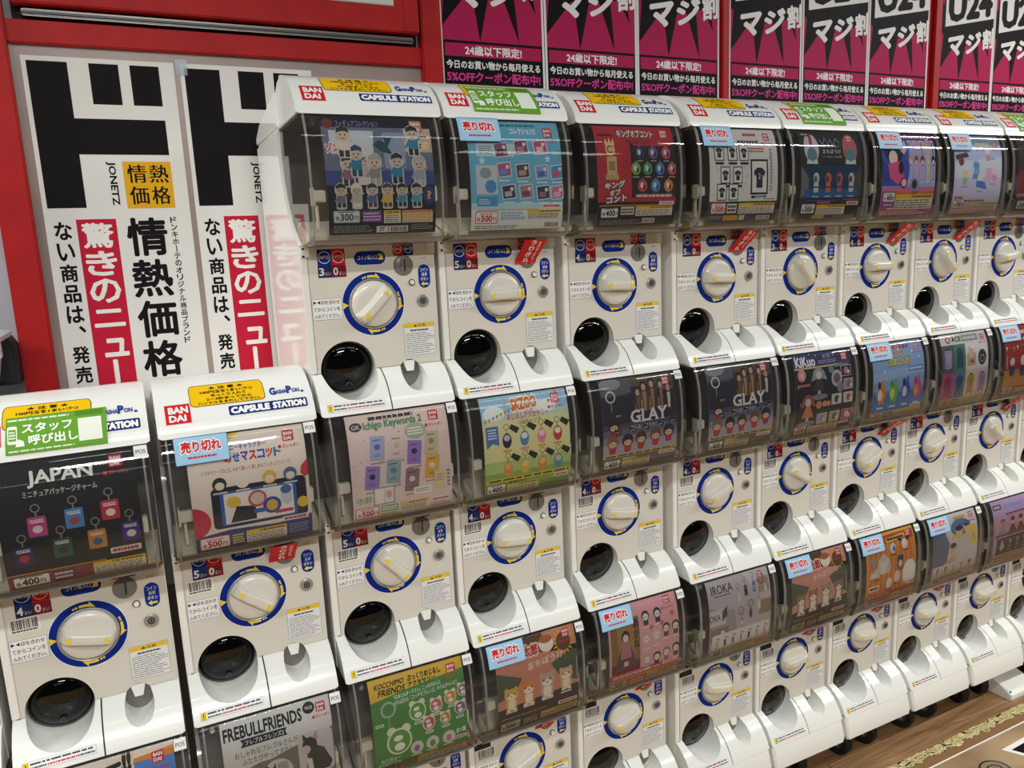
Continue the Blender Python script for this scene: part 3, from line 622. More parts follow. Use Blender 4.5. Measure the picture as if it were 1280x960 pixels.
@card('mascots')
def _(a):
    a.rect(0, 0, 100, 100, '#eadfd2'); a.poly([(0, 0), (100, 0), (100, 20), (70, 16), (30, 18), (0, 15)], '#35407c'); a.ell(-1, 28, 15, 14, '#c9304a', 24); a.poly([(0, 24), (0, 24.1), (-16, 24), (-16, 25)], '#c9304a')
    a.poly([(0, 100), (0, 84), (30, 92), (45, 100)], '#f0c93c'); a.poly([(100, 70), (94, 64), (93, 58), (97, 54), (100, 56)], '#cf3b46')
    a.t('ディズニーキャラクター', 24, 86, 66, 91, '#2f4f9c', .02)
    for i, (ch, c) in enumerate(zip('のせマスコット', ('#c9304a', '#2f62b5', '#5c3d9c', '#c9304a', '#2f62b5', '#d8502c', '#2b7ab8'))): a.t(ch, 30+i*7, 76, 36.4+i*7, 84, c, .05)
    a.t('スマホやケースなどに のせて飾って 楽しめるフィギュアシリーズ！', 10, 68, 86, 72, '#9a3a3a', .015); logo(a, 86, 92)
    a.rr(16, 20, 97, 56, 4, '#20222b'); a.rr(23, 22, 88, 52, 1.5, '#2a63b5'); a.rr(26, 23, 85, 50, 1, '#efece6')
    for x, c in ((24, '#2b2a30'), (43, '#e9e6e2'), (66, '#e0b64c'), (84, '#4a6f9f')): a.ell(x, 59, 6, 6, c, 16); a.ell(x, 57.5, 4, 3.4, '#efe0cc', 12); a.lines(x-6, 50.6, x+6, 52.5, 1, '#e5e3df', .7, .1)
    a.ell(34, 42, 6, 5, '#e5c23c', 14); a.poly([(30, 24), (36, 38), (52, 36), (52, 24)], '#22242c'); a.ell(54, 42, 8, 7.5, '#c95a5a', 18); a.ell(54, 42, 6, 5.5, '#d9c7b6', 14); a.ell(66, 34, 8, 7.5, '#2f55a8', 18); a.ell(66, 34, 5, 5, '#e0b64c', 14); a.ell(79, 40, 5, 8, '#cfd2d6', 14); a.ell(79, 46, 5, 4, '#4a6f9f', 14); a.ell(93, 32, 5, 5, '#e8c83c', 16); a.rr(68, 25.5, 84, 28.5, 1, '#c9304a')
    a.rr(50, 29, 60, 33, 1.5, '#2f62b5'); tagline(a, 74, 16.5, 97, 21); price(a, '500', 3, 2, 25, 12, '#b52a2e', '#f0ebe4', '#c25a5a'); a.lines(30, 3, 40, 13, 4, '#d8d06a', .6, .1); warn(a, 42, 1.5, 77, 14, 4); a.lines(79, 2, 97, 13, 5, '#8f95b8', .5, .1)
@card('comic')
def _(a):
    a.rect(0, 0, 100, 100, '#20232c'); a.rect(0, 42, 100, 91, '#6b748c'); a.rect(0, 42, 100, 54, '#3f4f8c'); a.poly([(6, 68), (6, 88), (46, 88), (44, 66)], '#c9ced2'); a.rr(54, 56, 74, 87, 2, '#8fa0b8'); a.rect(74, 70, 100, 91, '#c9b2a4')
    a.ell(6, 94, 5, 4.5, '#7a3a3a', 14); a.t('フィギュアコレクション', 13, 91.5, 52, 97.5, '#7d84b5', .03); a.t('ゾンガー', 2, 69, 26, 77, '#c95a5a', .05, .05, edge=('#e9e2dc', .14)); a.poly([(44, 76), (50, 80), (56, 78), (54, 83), (62, 82), (58, 74), (62, 68), (52, 70)], '#2a4a55')
    logo(a, 87, 93, 1.15, '#d8725a'); a.rr(74, 72, 97, 79, .8, '#e3cf9a'); a.lines(76, 73, 90, 78, 2, '#3a3428', .6, .1); a.rr(78, 81, 98, 86, .8, '#dcc4a4'); a.lines(80, 82, 96, 85, 1, '#5a3a2a', .6, .1)
    for x, y, c, h in ((20, 54, '#8c6a72', '#3b3a44'), (34, 56, '#b8b2ae', '#d5d2cc'), (28, 62, '#2f7f9c', '#23505f'), (44, 55, '#8d9089', '#a9a99f'), (65, 56, '#2f86a8', '#23303a'), (86, 54, '#9aa6ac', '#aab2b5'), (82, 80, '#2f86a8', '#23303a'), (18, 78, '#d9d0c4', '#3a3230')): figure(a, x, y, c, 1.6, '#cdb8a4', h)
    for i, (c, h) in enumerate((('#6f7680', '#2d2f38'), ('#b9b7b0', '#dedbd2'), ('#5c6a9c', '#3a3b44'), ('#d8b04a', '#4a4a50'), ('#4f8fa8', '#2a323a'), ('#4f9ab8', '#2a323a'))): figure(a, 12+i*14, 33, c, 1.28, '#c9b6a2', h); a.lines(7+i*14, 22.5, 17+i*14, 24, 1, '#c9c4b4', .7, .1)
    a.ell(94, 33, 6, 8, '#2f3f7c', 18); a.t('?', 92, 29.5, 96, 37, '#e0a848', .05)
    price(a, '300', 4, 10.5, 24, 10.5, '#23606a', '#dcded6', '#8fa8a2'); a.rr(30, 10.5, 48, 20.5, 1, '#7a4a8c'); a.lines(31, 11.5, 47, 19.5, 3, '#dccbe4', .5, .1); warn(a, 50, 9.5, 66, 20.5, 5); a.rect(67.5, 9.5, 97, 20.5, '#e6ddcb'); a.rect(67.5, 18, 97, 20.5, '#d9825a'); a.rect(67.5, 12.8, 97, 15, '#e3b93c'); a.lines(68.5, 10, 96, 12.5, 2, '#8c7a66', .5, .1); a.lines(68.5, 15.2, 96, 17.8, 2, '#b5584a', .5, .1)
    a.lines(4, 2, 40, 8.5, 5, '#8d909a', .45, .2); a.rect(43, 1.5, 54, 7, '#dedbd4'); a.t('ST', 46, 2.6, 51, 6, '#23232a', .03); a.rect(54.5, 1.5, 73, 7, '#dedbd4'); a.bars(56, 2, 72, 6.2); a.lines(76, 3, 97, 8.5, 3, '#8d909a', .45, .2)
@card('records')
def _(a):
    a.rect(0, 0, 100, 100, '#6fb6cf'); a.rect(0, 0, 100, 25, '#b9d6df'); a.rect(0, 0, 100, 19, '#dfe4e2'); a.t('コレクション2', 46, 88, 74, 94, '#f0f1ee', .03); a.lines(36, 95, 76, 98, 1, '#3a6f8c', .7); logo(a, 87, 90)
    a.rr(8, 67, 48, 79, 1.5, '#c3d6dc'); a.lines(10, 69, 26, 77, 4, '#5a6f7c', .4, .2)
    for i, (x, y, c, c2) in enumerate(((34, 73, '#8c5a6f', '#3a2a34'), (56, 76, '#7a4f62', '#b5848c'), (77, 76, '#c9506f', '#e8c6cf'), (36, 55, '#b85a7c', '#5a9ac9'), (56, 54, '#5a4a55', '#b59a8c'), (77, 53, '#8fa0c4', '#4f6fa8'), (94, 53, '#4f9ac9', '#d85a6a'), (40, 35, '#3f3a44', '#b8b2b5'), (59, 35, '#b87a8c', '#6f4a55'), (78, 34, '#3a3f4f', '#9c6f7c'), (94, 34, '#c97a9a', '#e0b6c6'))):
        a.rr(x-7.4, y-6.6, x+7.4, y+6.6, .8, '#e9e2e4', .8, 6); a.rr(x-6.6, y-5.8, x+6.6, y+5.8, .5, c, .5, 6); a.rr(x-4.5, y-4.2, x+3.2, y+.5, .5, c2, .5, 6); a.ell(x+3.2, y+2.6, 1.9, 1.9, '#eadfe0', 8)
        if i > 2: a.lines(x-6, y-10.4, x+6, y-9, 1, '#eef3f3', .8, .1)
    a.rr(6, 33, 28, 59, 1, '#c9cfd2'); a.ell(16, 52, 6, 5, '#8fa0a8', 16); a.ell(21, 40, 6, 6, '#4f8fc4', 16); a.rr(6, 22, 28, 31, 1, '#4f9ac4'); a.lines(8, 23.5, 20, 29, 3, '#dfe9ee', .4, .2)
    for x, y in ((84, 65), (13, 63)): a.poly([(x+(4 if k % 2 == 0 else 1.8)*math.sin(k*math.pi/5), y+(4 if k % 2 == 0 else 1.8)*math.cos(k*math.pi/5)) for k in range(10)], '#d6e8ee')
    tagline(a, 76, 19.5, 98, 23.5); a.rect(6, 18, 72, 19, '#c9a83c'); price(a, '500', 4, 6, 24, 11.5, '#b8383c', '#efeae4', '#c25a5a'); a.lines(31, 9, 58, 17, 5, '#4f9ac4', .5, .2); warn(a, 60, 9, 98, 18, 2); a.lines(4, 1, 50, 4.5, 2, '#6f7478', .5, .2); a.rect(78, 1, 97, 7, '#eceae4'); a.bars(80, 1.5, 96, 6)
@card('roundcharms')
def _(a):
    a.rect(0, 0, 100, 100, '#b5303a'); a.rect(0, 0, 100, 24, '#26222a'); a.poly([(42, 28), (42, 84), (48, 80), (94, 80), (100, 84), (100, 28)], '#2a2529')
    a.t('キングオブコント', 28, 88, 74, 97, '#dedcd6', .05, edge=('#1c1a1e', .1)); a.t('チャームコレクション', 38, 82, 68, 86.5, '#26222a', .03); logo(a, 88, 93, 1, '#c95a5c'); a.lines(4, 89, 22, 92, 1, '#3a1a1e', .8)
    a.ell(17, 76, 6, 6, '#dcc48a', 16); a.ring(17, 76, 4, 1.4, '#7a5a2a', 12, None, 40, 320); a.poly([(11, 80), (12, 87), (15, 82), (17, 88), (19, 82), (22, 87), (23, 80)], '#e3cf95'); a.rr(12, 50, 24, 69, 1.2, '#cdb684'); a.rr(10, 46, 26, 51, 1, '#bfa572'); a.rect(14, 55, 22, 64, '#9c8456')
    a.t('キング', 8, 36, 34, 43, '#dedcd6', .06, .12, edge=('#1c1a1e', .12)); a.t('オブ', 14, 29.5, 28, 36, '#dedcd6', .06, .12, edge=('#1c1a1e', .12)); a.t('コント', 10, 22, 36, 29, '#dedcd6', .06, .12, edge=('#1c1a1e', .12))
    for i, (x, y, c) in enumerate(((54, 73, '#3f3a7c'), (71, 73, '#7a5aa0'), (88, 73, '#c95a6f'), (48, 57, '#7fae52'), (63, 57, '#4f9c72'), (79, 57, '#3f86c4'), (95, 57, '#c9606a'), (56, 40, '#c9505a'), (73, 40, '#4a96cf'), (90, 40, '#d98a3c'))):
        a.ell(x, y, 6, 6.4, c, 18); a.ell(x-1, y+.5, 2.2, 3, '#e4dcd4', 8); a.ell(x+2, y-1.5, 1.4, 2.6, '#2d2a30', 8); a.rect(x-.5, y+6, x+.5, y+8, '#9a948a'); a.lines(x-4, y-9, x+4, y-7.6, 1, '#b8b2aa', .8, .2)
    a.rr(46, 27.5, 97, 32, 1, '#7c2a34'); a.lines(48, 28.3, 95, 31.2, 1, '#e0cfcb', .8, .05); a.rect(2, 20, 80, 21, '#c98a2c'); tagline(a, 78, 20.5, 98, 24); price(a, '400', 4, 8, 22, 10.5); a.rr(29, 11, 46, 19, .8, '#dedad2'); a.lines(30, 12, 45, 18, 2, '#3a363c', .6, .1); warn(a, 48, 9.5, 96, 19.5, 3); a.lines(4, 1, 60, 6, 4, '#8f8a90', .45, .2); a.rect(58, 2, 74, 7, '#dedbd4'); a.bars(59, 2.5, 73, 6.2)
@card('shirts')
def _(a):
    a.rect(0, 0, 100, 100, '#dcdbd6'); a.rect(0, 0, 100, 22, '#3a4252'); rn = random.Random(4)
    for _i in range(26): x, y = rn.uniform(3, 95), rn.uniform(26, 96); a.poly([(x, y), (x+3.5, y+1.2), (x+2.4, y+5), (x-1, y+3.8)], '#cbcac5')
    logo(a, 86, 92, .9); a.lines(52, 92, 72, 96, 1, '#b8383c', .8); a.lines(42, 84, 74, 88, 1, '#4a5262', .7, .05)
    def shirt(x, y, w, h, c='#23293f'):
        a.rect(x-w, y-h, x+w, y+h, '#22242a'); a.rect(x-w*.84, y-h*.88, x+w*.84, y+h*.88, '#e6e4de')
        a.poly([(x-w*.28, y+h*.52), (x+w*.28, y+h*.52), (x+w*.68, y+h*.28), (x+w*.52, y+h*.02), (x+w*.36, y+h*.12), (x+w*.36, y-h*.62), (x-w*.36, y-h*.62), (x-w*.36, y+h*.12), (x-w*.52, y+h*.02), (x-w*.68, y+h*.28)], c)
        a.t('2', x-w*.12, y-h*.12, x+w*.12, y+h*.2, '#cfcfd4', .02); a.rr(x-w*.9, y-h-4, x+w*.9, y-h-1.2, 1.2, '#2a2f42')
    for x, y in ((14, 74), (33, 74), (50, 74), (22, 50), (40, 50), (17, 32), (34, 32)): shirt(x, y, 7, 9)
    shirt(72, 48, 13, 19); a.t('2026', 66, 24.4, 78, 27.2, '#e4e4e0', .02); a.lines(58, 74, 80, 80, 2, '#c9505a', .6, .1); [a.lines(88, 76-k_*3.6, 92.5, 79-k_*3.6, 2, '#5a5d66', .6, .2, k_) for k_ in range(13)]; tagline(a, 77, 22.5, 98, 26)
    price(a, '500', 3, 9, 21, 11.5, '#b8383c', '#efe0da', '#c28a80'); a.rr(26, 9.5, 40, 19.5, .8, '#e0ded8'); a.lines(27, 10.5, 39, 18.5, 2, '#2a2c34', .6, .1); warn(a, 43, 8.5, 97, 20, 7); a.rect(22, 1.5, 44, 7, '#cf9a3c'); a.rect(46, 1.5, 54, 7, '#c9c7c0'); a.rect(72, 1, 92, 6, '#dedbd4'); a.bars(73, 1.4, 91, 5.4); a.lines(2, 3, 20, 7, 2, '#8f96a4', .5, .2)
@card('helmets')
def _(a):
    a.rect(0, 0, 100, 100, '#282c33'); a.rect(0, 24, 100, 60, '#1d3a5c'); a.poly([(0, 24), (0, 60), (12, 46), (12, 30)], '#6f757a'); a.poly([(100, 24), (100, 60), (86, 46), (88, 30)], '#4a5247'); a.rect(6, 24, 94, 34, '#2a62a0')
    for x, c in ((18, '#c9ccce'), (82, '#c4656a')):
        a.ell(x, 80, 12, 17, c, 24); a.ell(x, 72, 8, 9, '#5f8794', 20); a.poly([(x-9, 62), (x-8, 68), (x, 65), (x+8, 68), (x+9, 62)], '#d6d8d8'); a.rect(x-2.5, 84, x+2.5, 97, '#b5404a' if x < 50 else c)
    a.poly([(32, 90), (38, 84), (42, 92), (46, 82), (50, 90), (55, 83), (60, 91), (66, 86), (66, 87), (60, 92.5), (55, 84.5), (50, 91.5), (46, 83.5), (42, 93.5), (38, 85.5), (32, 91)], '#9aa0a6')
    a.t('まちぼうけ', 36, 74, 66, 79, '#dfe0de', .01); a.t('機動戦士ガンダム', 37, 81, 63, 83.4, '#b5b8ba', .01); a.t('ノーマルスーツな日常', 36, 69, 67, 71.8, '#c4c6c6', .01); logo(a, 83, 92, .9, '#d0505a'); a.rr(3, 94, 18, 98, 1.5, '#3a3f46'); a.lines(5, 95, 16, 97, 1, '#c4c4c0', .8)
    for x, c, c2 in ((24, '#d0d2d0', '#4f7a88'), (44, '#d8733c', '#4a4f5a'), (63, '#c9606a', '#3f4a5c'), (83, '#c9ccd0', '#7a2f5a')): a.rr(x-4, 30, x+4, 42, 2.5, c); a.ell(x, 46, 5, 6.5, c, 18); a.ell(x-1.5, 45, 3.2, 3.8, c2, 12); a.rect(x-4.2, 35, x+4.2, 37, c2); a.lines(x-5, 24.6, x+5, 26.4, 1, '#c4ccd4', .8, .1)
    tagline(a, 78, 15, 98, 19.5); a.lines(28, 17, 50, 20, 1, '#c9505a', .9); price(a, '300', 3, 6, 23, 11.5); warn(a, 28, 4.5, 76, 16, 5); a.rect(24, 0, 44, 4, '#c49a44'); a.lines(60, .5, 96, 3.5, 2, '#8a9096', .5, .2); a.rect(10, 20.5, 60, 21.3, '#3a5f9c'); a.rect(70, 21, 98, 22, '#c9405a')
@card('straps')
def _(a):
    a.rect(0, 0, 100, 100, '#a9b0d8'); a.poly([(0, 36), (0, 92), (48, 97), (54, 60), (44, 36)], '#3d55b5'); a.rect(0, 92, 100, 100, '#5a3a62'); a.lines(6, 93.5, 92, 98.5, 2, '#d9a6c4', .6, .1); a.rect(0, 0, 100, 30, '#b05a92'); a.rect(0, 30, 100, 35, '#c77aa8')
    a.ell(22, 78, 17, 15, '#2d2434', 22); a.ell(20, 70, 8, 9, '#ecd3cf', 16); a.poly([(10, 62), (30, 66), (42, 46), (28, 38), (14, 46)], '#e05a92'); a.poly([(32, 80), (44, 92), (48, 82), (40, 74)], '#e8b6cf'); a.poly([(2, 38), (14, 44), (10, 60), (0, 66)], '#2f46a0'); a.ell(34, 58, 5, 8, '#2d2434', 14)
    for x, c, c2 in ((52, '#4f8fcf', '#d0b24a'), (63, '#d86a9c', '#8c4a3a'), (75, '#c9403f', '#7a2f3a'), (86, '#d8b84a', '#e0c48a'), (96, '#3a3f7c', '#2a2a3a')):
        a.rect(x-2, 40, x+2, 92, '#e7e2ea'); a.rect(x-1.3, 42, x+1.3, 90, c); a.ell(x, 68, 4, 5, c2, 14); a.ell(x, 65.4, 2.2, 2.6, '#ecd3cf', 10); a.lines(x-1.4, 44, x+1.4, 60, 6, '#efe6ee', .4, .1)
    a.ell(40, 40, 7, 7, '#7c2f5a', 18); a.ell(40, 40, 4.5, 4.6, '#ecd3cf', 14); a.ell(60, 38, 8, 8, '#8c8fd0', 18); a.ell(60, 38, 5, 5.4, '#2d2434', 14); logo(a, 88, 92, .8, '#d05a8a')
    price(a, '400', 4, 17, 22, 12); a.rr(4, 11.5, 26, 15.5, .6, '#4a3a6a'); a.lines(6, 12.3, 24, 14.7, 1, '#d9d0e4', .8); warn(a, 27, 8, 98, 26, 3); a.rect(27, 26, 98, 30, '#d96f4a'); a.t('注意', 56, 26.6, 66, 29.4, '#5a2a12', .02); a.rect(0, 5, 74, 6.5, '#d8a83c'); a.lines(4, 1, 90, 4.4, 2, '#e4c6d8', .5, .2); a.lines(14, 7.5, 26, 10.5, 1, '#e9d6e2', .6)
@card('desk')
def _(a):
    a.rect(0, 0, 100, 100, '#c6cdea'); a.rect(0, 0, 100, 46, '#d3cfe4'); a.poly([(0, 46), (0, 66), (100, 72), (100, 46)], '#dfe2f2'); a.rect(0, 0, 100, 13, '#d9aac4'); a.rect(0, 88, 100, 100, '#8fa0b0'); a.lines(46, 85, 76, 91, 1, '#d6e2c4', .8, .05); a.lines(46, 80, 72, 82.5, 1, '#6f7a9c', .7); logo(a, 88, 88, .8, '#d0505f')
    a.rect(40, 50, 52, 64, '#8fb8d8'); a.rect(38, 44, 56, 50, '#6a9cc4'); a.rect(66, 44, 78, 58, '#e3b8d2'); a.poly([(62, 26), (80, 22), (92, 26), (76, 31)], '#c4cbe0'); a.poly([(46, 34), (70, 30), (64, 40), (46, 42)], '#5a86cf')
    for x, y, c, c2 in ((22, 46, '#8fc4b8', '#e9d29a'), (44, 66, '#6aa0d4', '#b8d6ea'), (70, 76, '#d8a0c4', '#f0e3ea'), (54, 42, '#4f7fd0', '#f0e6e6'), (84, 50, '#e3a6c4', '#f0d6e2'), (14, 70, '#7a4a55', '#d6c4bc')): a.ell(x, y-4, 5.5, 5.5, c, 16); a.ell(x, y+4, 6, 5, c2, 16)
    for x, y in ((22, 34), (54, 28), (82, 37), (78, 70)): a.rr(x-7, y-1.3, x+7, y+1.3, .8, '#b5b0c8')
    a.poly([(2, 74), (26, 78), (30, 72), (4, 68)], '#5a4a4a'); price(a, '300', 3, 7, 21, 11); a.lines(4, 19, 22, 22, 1, '#c9405a', .9); a.lines(26, 14, 70, 18, 1, '#9a5a9c', .7); warn(a, 30, 5, 98, 13.5, 4); a.rect(10, 1, 46, 4, '#d0b458'); a.lines(52, 1, 96, 4, 2, '#9a7a9c', .5, .2)
@card('darkred')
def _(a):
    a.rect(0, 0, 100, 100, '#5c3a38'); a.rect(0, 56, 100, 94, '#3a3430'); a.ell(26, 78, 10, 14, '#d8bda4', 18); a.ell(60, 76, 12, 14, '#c4a68e', 18); a.rect(0, 24, 100, 54, '#8c2f34'); figure(a, 24, 40, '#b04a4f', 1.5); figure(a, 52, 40, '#4a3a44', 1.5); figure(a, 78, 40, '#c98a5a', 1.5); a.rect(0, 20, 100, 24, '#c97a8a'); a.rect(0, 0, 100, 14, '#2f3a30'); price(a, '300', 4, 3, 26, 12); warn(a, 36, 3, 96, 13); logo(a, 86, 92)
@card('books')
def _(a):
    a.rect(0, 0, 100, 100, '#e6d0cb'); rn = random.Random(9)
    for _i in range(30): x, y = rn.uniform(2, 97), rn.uniform(24, 86); a.ell(x, y, .7, .7, '#a98f9a', 6)
    a.lines(22, 94, 66, 98, 1, '#4a3f3c', .8, .02); a.ell(9, 90, 6, 4, '#4a3a44', 18); a.t('GK', 5, 88, 13, 92, '#d6c0c4', .02); a.t('Ichigo Keywords 2', 16, 84.5, 74, 93.5, '#5f8f6a', .045, .02, edge=('#d9d2c2', .1)); a.ell(66, 80, 11, 7.5, '#a8b89a', 24); a.lines(58, 76, 74, 84, 3, '#eff0e6', .5, .1); logo(a, 86, 92, 1, '#c9344a')
    for i, (x, y, c, c2) in enumerate(((27, 69, '#aab4d6', '#6f6fb8'), (46, 68, '#e0cfc9', '#d6b8b0'), (63, 60, '#9a7cc4', '#3f3450'), (81, 67, '#cfc0a6', '#8a9a6a'), (20, 42, '#9a84c4', '#3a3048'), (41, 45, '#93b0b4', '#6a8a9c'), (59, 34, '#93787f', '#e3d6cc'), (80, 44, '#e0b04a', '#e8e0cc'))):
        a.rr(x-6.8, y-11.6, x+7.2, y+10.8, .7, '#b8a09c', .7, -7); a.rr(x-7, y-11, x+7, y+11, .7, c, .7, -7); a.ell(x, y+1, 3, 2.8, c2, 12); a.lines(x-4, y+6.5, x+4, y+8, 1, '#4a434c', .6, .1); a.lines(x-4, y-8, x+2, y-5.5, 2, '#5c545c', .4, .2); a.lines(x-7, y-15, x+7, y-13, 1, '#8f7f88', .7, .1)
    a.rect(20, 14.5, 41, 32, '#8aa08a'); a.rect(21.2, 15.7, 30.4, 30.8, '#ece8e2'); a.rect(30.8, 15.7, 39.8, 30.8, '#dfe0e6'); a.ell(35, 24, 3, 4, '#d6a0a0', 10); a.t('中身も豪華！', 3, 18, 19, 25, '#8fae7a', .03); a.rr(60, 19, 78, 26, 1.5, '#efefe2'); a.lines(62, 20.5, 76, 24.5, 2, '#7c8a6a', .5, .1); a.rect(82, 20, 93, 39, '#e0cfa6'); a.lines(84, 28, 91, 36, 4, '#9a8a6a', .4, .2); a.lines(95, 21, 98, 39, 5, '#7a6a70', .6, .1)
    a.rect(0, 0, 100, 13.5, '#e2d6cf'); price(a, '500', 2, 2.5, 23, 11.5, '#b8383c', '#f0eae4', '#c25a5a'); a.rr(27, 6.5, 44, 13, .6, '#7fa06a'); a.lines(28, 7.4, 43, 12, 2, '#eef2e4', .6, .1); a.lines(27, 2, 44, 5.5, 2, '#8fae7a', .6, .1); warn(a, 46, 4, 76, 13, 6); tagline(a, 78, 8, 98, 12); a.rect(24, -.2, 48, 2, '#d8a83c'); a.lines(78, 2, 97, 7, 3, '#9a8f8c', .5, .2)
@card('meadow')
def _(a):
    a.rect(0, 0, 100, 100, '#e3e0a4'); a.rect(0, 0, 100, 24, '#8fb25a'); a.rect(0, 24, 100, 36, '#b9cc80'); a.rect(0, 83, 100, 100, '#9fc6e0'); a.rect(0, 76, 100, 83, '#c4d8d0'); a.ell(14, 84, 12, 7, '#f0f3f0', 20); a.ell(72, 85, 14, 6, '#f0f3f0', 20)
    a.t('SKZOO', 34, 84, 64, 96, '#dc7a34', .06, .05, edge=('#f4efe0', .13)); a.t('めじるしアクセサリー', 28, 76, 76, 82.5, '#c9643c', .03); a.t('ソロキャンプ', 40, 70, 66, 75.5, '#c9643c', .03); logo(a, 86, 92)
    for i in range(8): x = 2+i*4.6; y = 78+i*1.4; a.poly([(x, y), (x+3.6, y+1), (x+1.3, y-4)], ('#7fb06a', '#d8853c', '#6a9cc9', '#c9643c')[i % 4])
    for x, y in ((28, 90), (88, 96), (78, 88)): a.poly([(x-2, y), (x+2, y+1), (x, y+5)], '#dc8a5a')
    a.poly([(3, 50), (3, 72), (17, 72), (17, 52), (10, 55)], '#4f78b5'); a.lines(5, 59, 15, 70, 4, '#e3ebf3', .5, .1)
    for i, (x, y, c, c2) in enumerate(((26, 55, '#2d2a4a', '#c9c4dc'), (46, 55, '#5a86c4', '#efebe6'), (66, 55, '#e08aa8', '#f0d0dc'), (85, 55, '#c9404a', '#f3eee8'), (26, 26, '#dc9a4c', '#e8b87a'), (46, 26, '#e3b84a', '#f0d68a'), (66, 26, '#d8943f', '#eac08a'), (85, 26, '#4f9cac', '#e6c6b4'))):
        charm(a, x, y+1, c, 1.25, c2, 1); a.poly([(x+3, y+13), (x+11, y+7), (x+15, y+12), (x+6, y+17)], '#2f2826'); a.rr(x-5, y-10.5, x+5, y-8, .8, '#e0a06a')
    a.rect(2, 14, 100, 18, '#e6cf3c'); a.lines(4, 14.8, 98, 17.2, 1, '#4c4410', .8, 0); tagline(a, 80, 9.5, 98, 13.5); price(a, '400', 2, 1.5, 22, 11); a.t('対象年齢15才以上', 26, 10.5, 48, 13.5, '#2d2d2a', .02); warn(a, 26, 1, 62, 10.5, 3); a.lines(64, 1, 98, 8, 5, '#5f7f3f', .4, .3)
@card('band')
def _(a):
    a.rect(0, 0, 100, 100, '#2a2838'); a.rect(0, 18, 100, 30, '#aaa4b2'); a.rect(0, 30, 100, 38, '#8f899c'); a.rect(0, 38, 100, 46, '#6d6880'); a.rect(0, 46, 100, 52, '#4b475f'); a.rect(0, 0, 100, 18, '#6a6868'); a.rect(0, 82, 34, 100, '#4d4f58'); a.rect(66, 84, 100, 100, '#3a4252')
    a.rect(40, 90, 98, 100, '#59503f'); a.rect(0, 84, 40, 100, '#5a5c66'); a.ell(14, 95, 14, 6, '#8d8f96', 20)
    for x, h, c, c2 in ((48, 88, '#3d3028', '#7a5a44'), (90, 89, '#23222c', '#c9c2ba'), (57, 93, '#57483a', '#a8845c'), (80, 93, '#2a2430', '#8a6c58'), (68, 95, '#46382f', '#9c7a56')):
        a.poly([(x-7, 54), (x-6.5, h-12), (x-3, h-8.5), (x+3, h-8.5), (x+6.5, h-12), (x+7, 54)], c); a.poly([(x-1.6, 58), (x-2.2, h-10), (x+2.2, h-10), (x+1.2, 58)], c2); a.poly([(x-6, 60), (x-5, h-18), (x-3, h-18), (x-4, 60)], c2)
        a.ell(x, h-4, 4.4, 5.2, '#231b1c', 16); a.ell(x, h-5, 2.9, 3.8, '#c09a7c', 14); a.poly([(x-3.4, h-3), (x, h-1), (x+3.4, h-3), (x+3, h+1), (x-3, h+1)], '#231b1c')
    a.poly([(30, 62), (100, 62), (100, 52), (30, 52)], '#2a2838')
    a.t('GLAY', 36, 51, 86, 65, '#e2dfdc', .02); [a.rect(x_, y_, x_+w_, y_+1, '#e2dfdc') for x_, y_, w_ in ((45.5, 57.6, 5), (49, 64, 5), (48.5, 51, 7), (59.5, 51, 5), (69, 51, 5), (76.5, 51, 6), (74, 64.2, 5), (82, 64.2, 5))]; a.t('めじるしアクセサリー', 36, 44, 84, 48.5, '#d6d2d6', .01); logo(a, 88, 92, .9, '#d8606a'); a.ring(12, 82, 6.5, 1.6, '#d4d2d0', 24); a.rect(11.5, 66, 12.5, 76, '#9a948c')
    for x, y, c in ((14, 46, '#2f2528'), (12, 28, '#8c6a4c'), (32, 28, '#2f2628'), (50, 29, '#4a3a2c'), (70, 30, '#7a5038'), (88, 32, '#2a2f3a')):
        a.rr(x-4, y-8, x+4, y, 2, '#25222c'); a.ell(x, y+4.5, 7.4, 7.8, c, 20); a.ell(x, y+2.8, 5, 5, '#e0bfa8', 16); a.poly([(x-5, y+4), (x-4, y+8), (x+1, y+9), (x+5, y+7), (x+5.2, y+3.6), (x+1.5, y+5.6), (x-2, y+5)], c); a.ell(x-2, y+2.6, .7, .9, '#2a2024', 6); a.ell(x+2, y+2.6, .7, .9, '#2a2024', 6); a.poly([(x, y-9), (x-5, y-3.6), (x-4.6, y-1), (x-2.4, y), (x, y-1.6), (x+2.4, y), (x+4.6, y-1), (x+5, y-3.6)], '#b8232e'); a.poly([(x+1, y+15), (x+10, y+12), (x+12, y+16), (x+3, y+19)], '#1c191c'); a.lines(x+3, y+13.6, x+10, y+16.4, 1, '#8f8a8c', .8)
    a.rect(0, 15, 100, 18, '#e0c43a'); a.lines(3, 15.5, 97, 17.5, 1, '#4a4210', .9, 0); tagline(a, 76, 10, 98, 14); price(a, '400', 2, 1.5, 22, 11); a.t('対象年齢15才以上', 26, 10.5, 46, 13.5, '#e0ddd6', .02); warn(a, 26, 1, 64, 10, 3); a.lines(66, 1, 98, 8, 4, '#a09c9a', .4, .3)
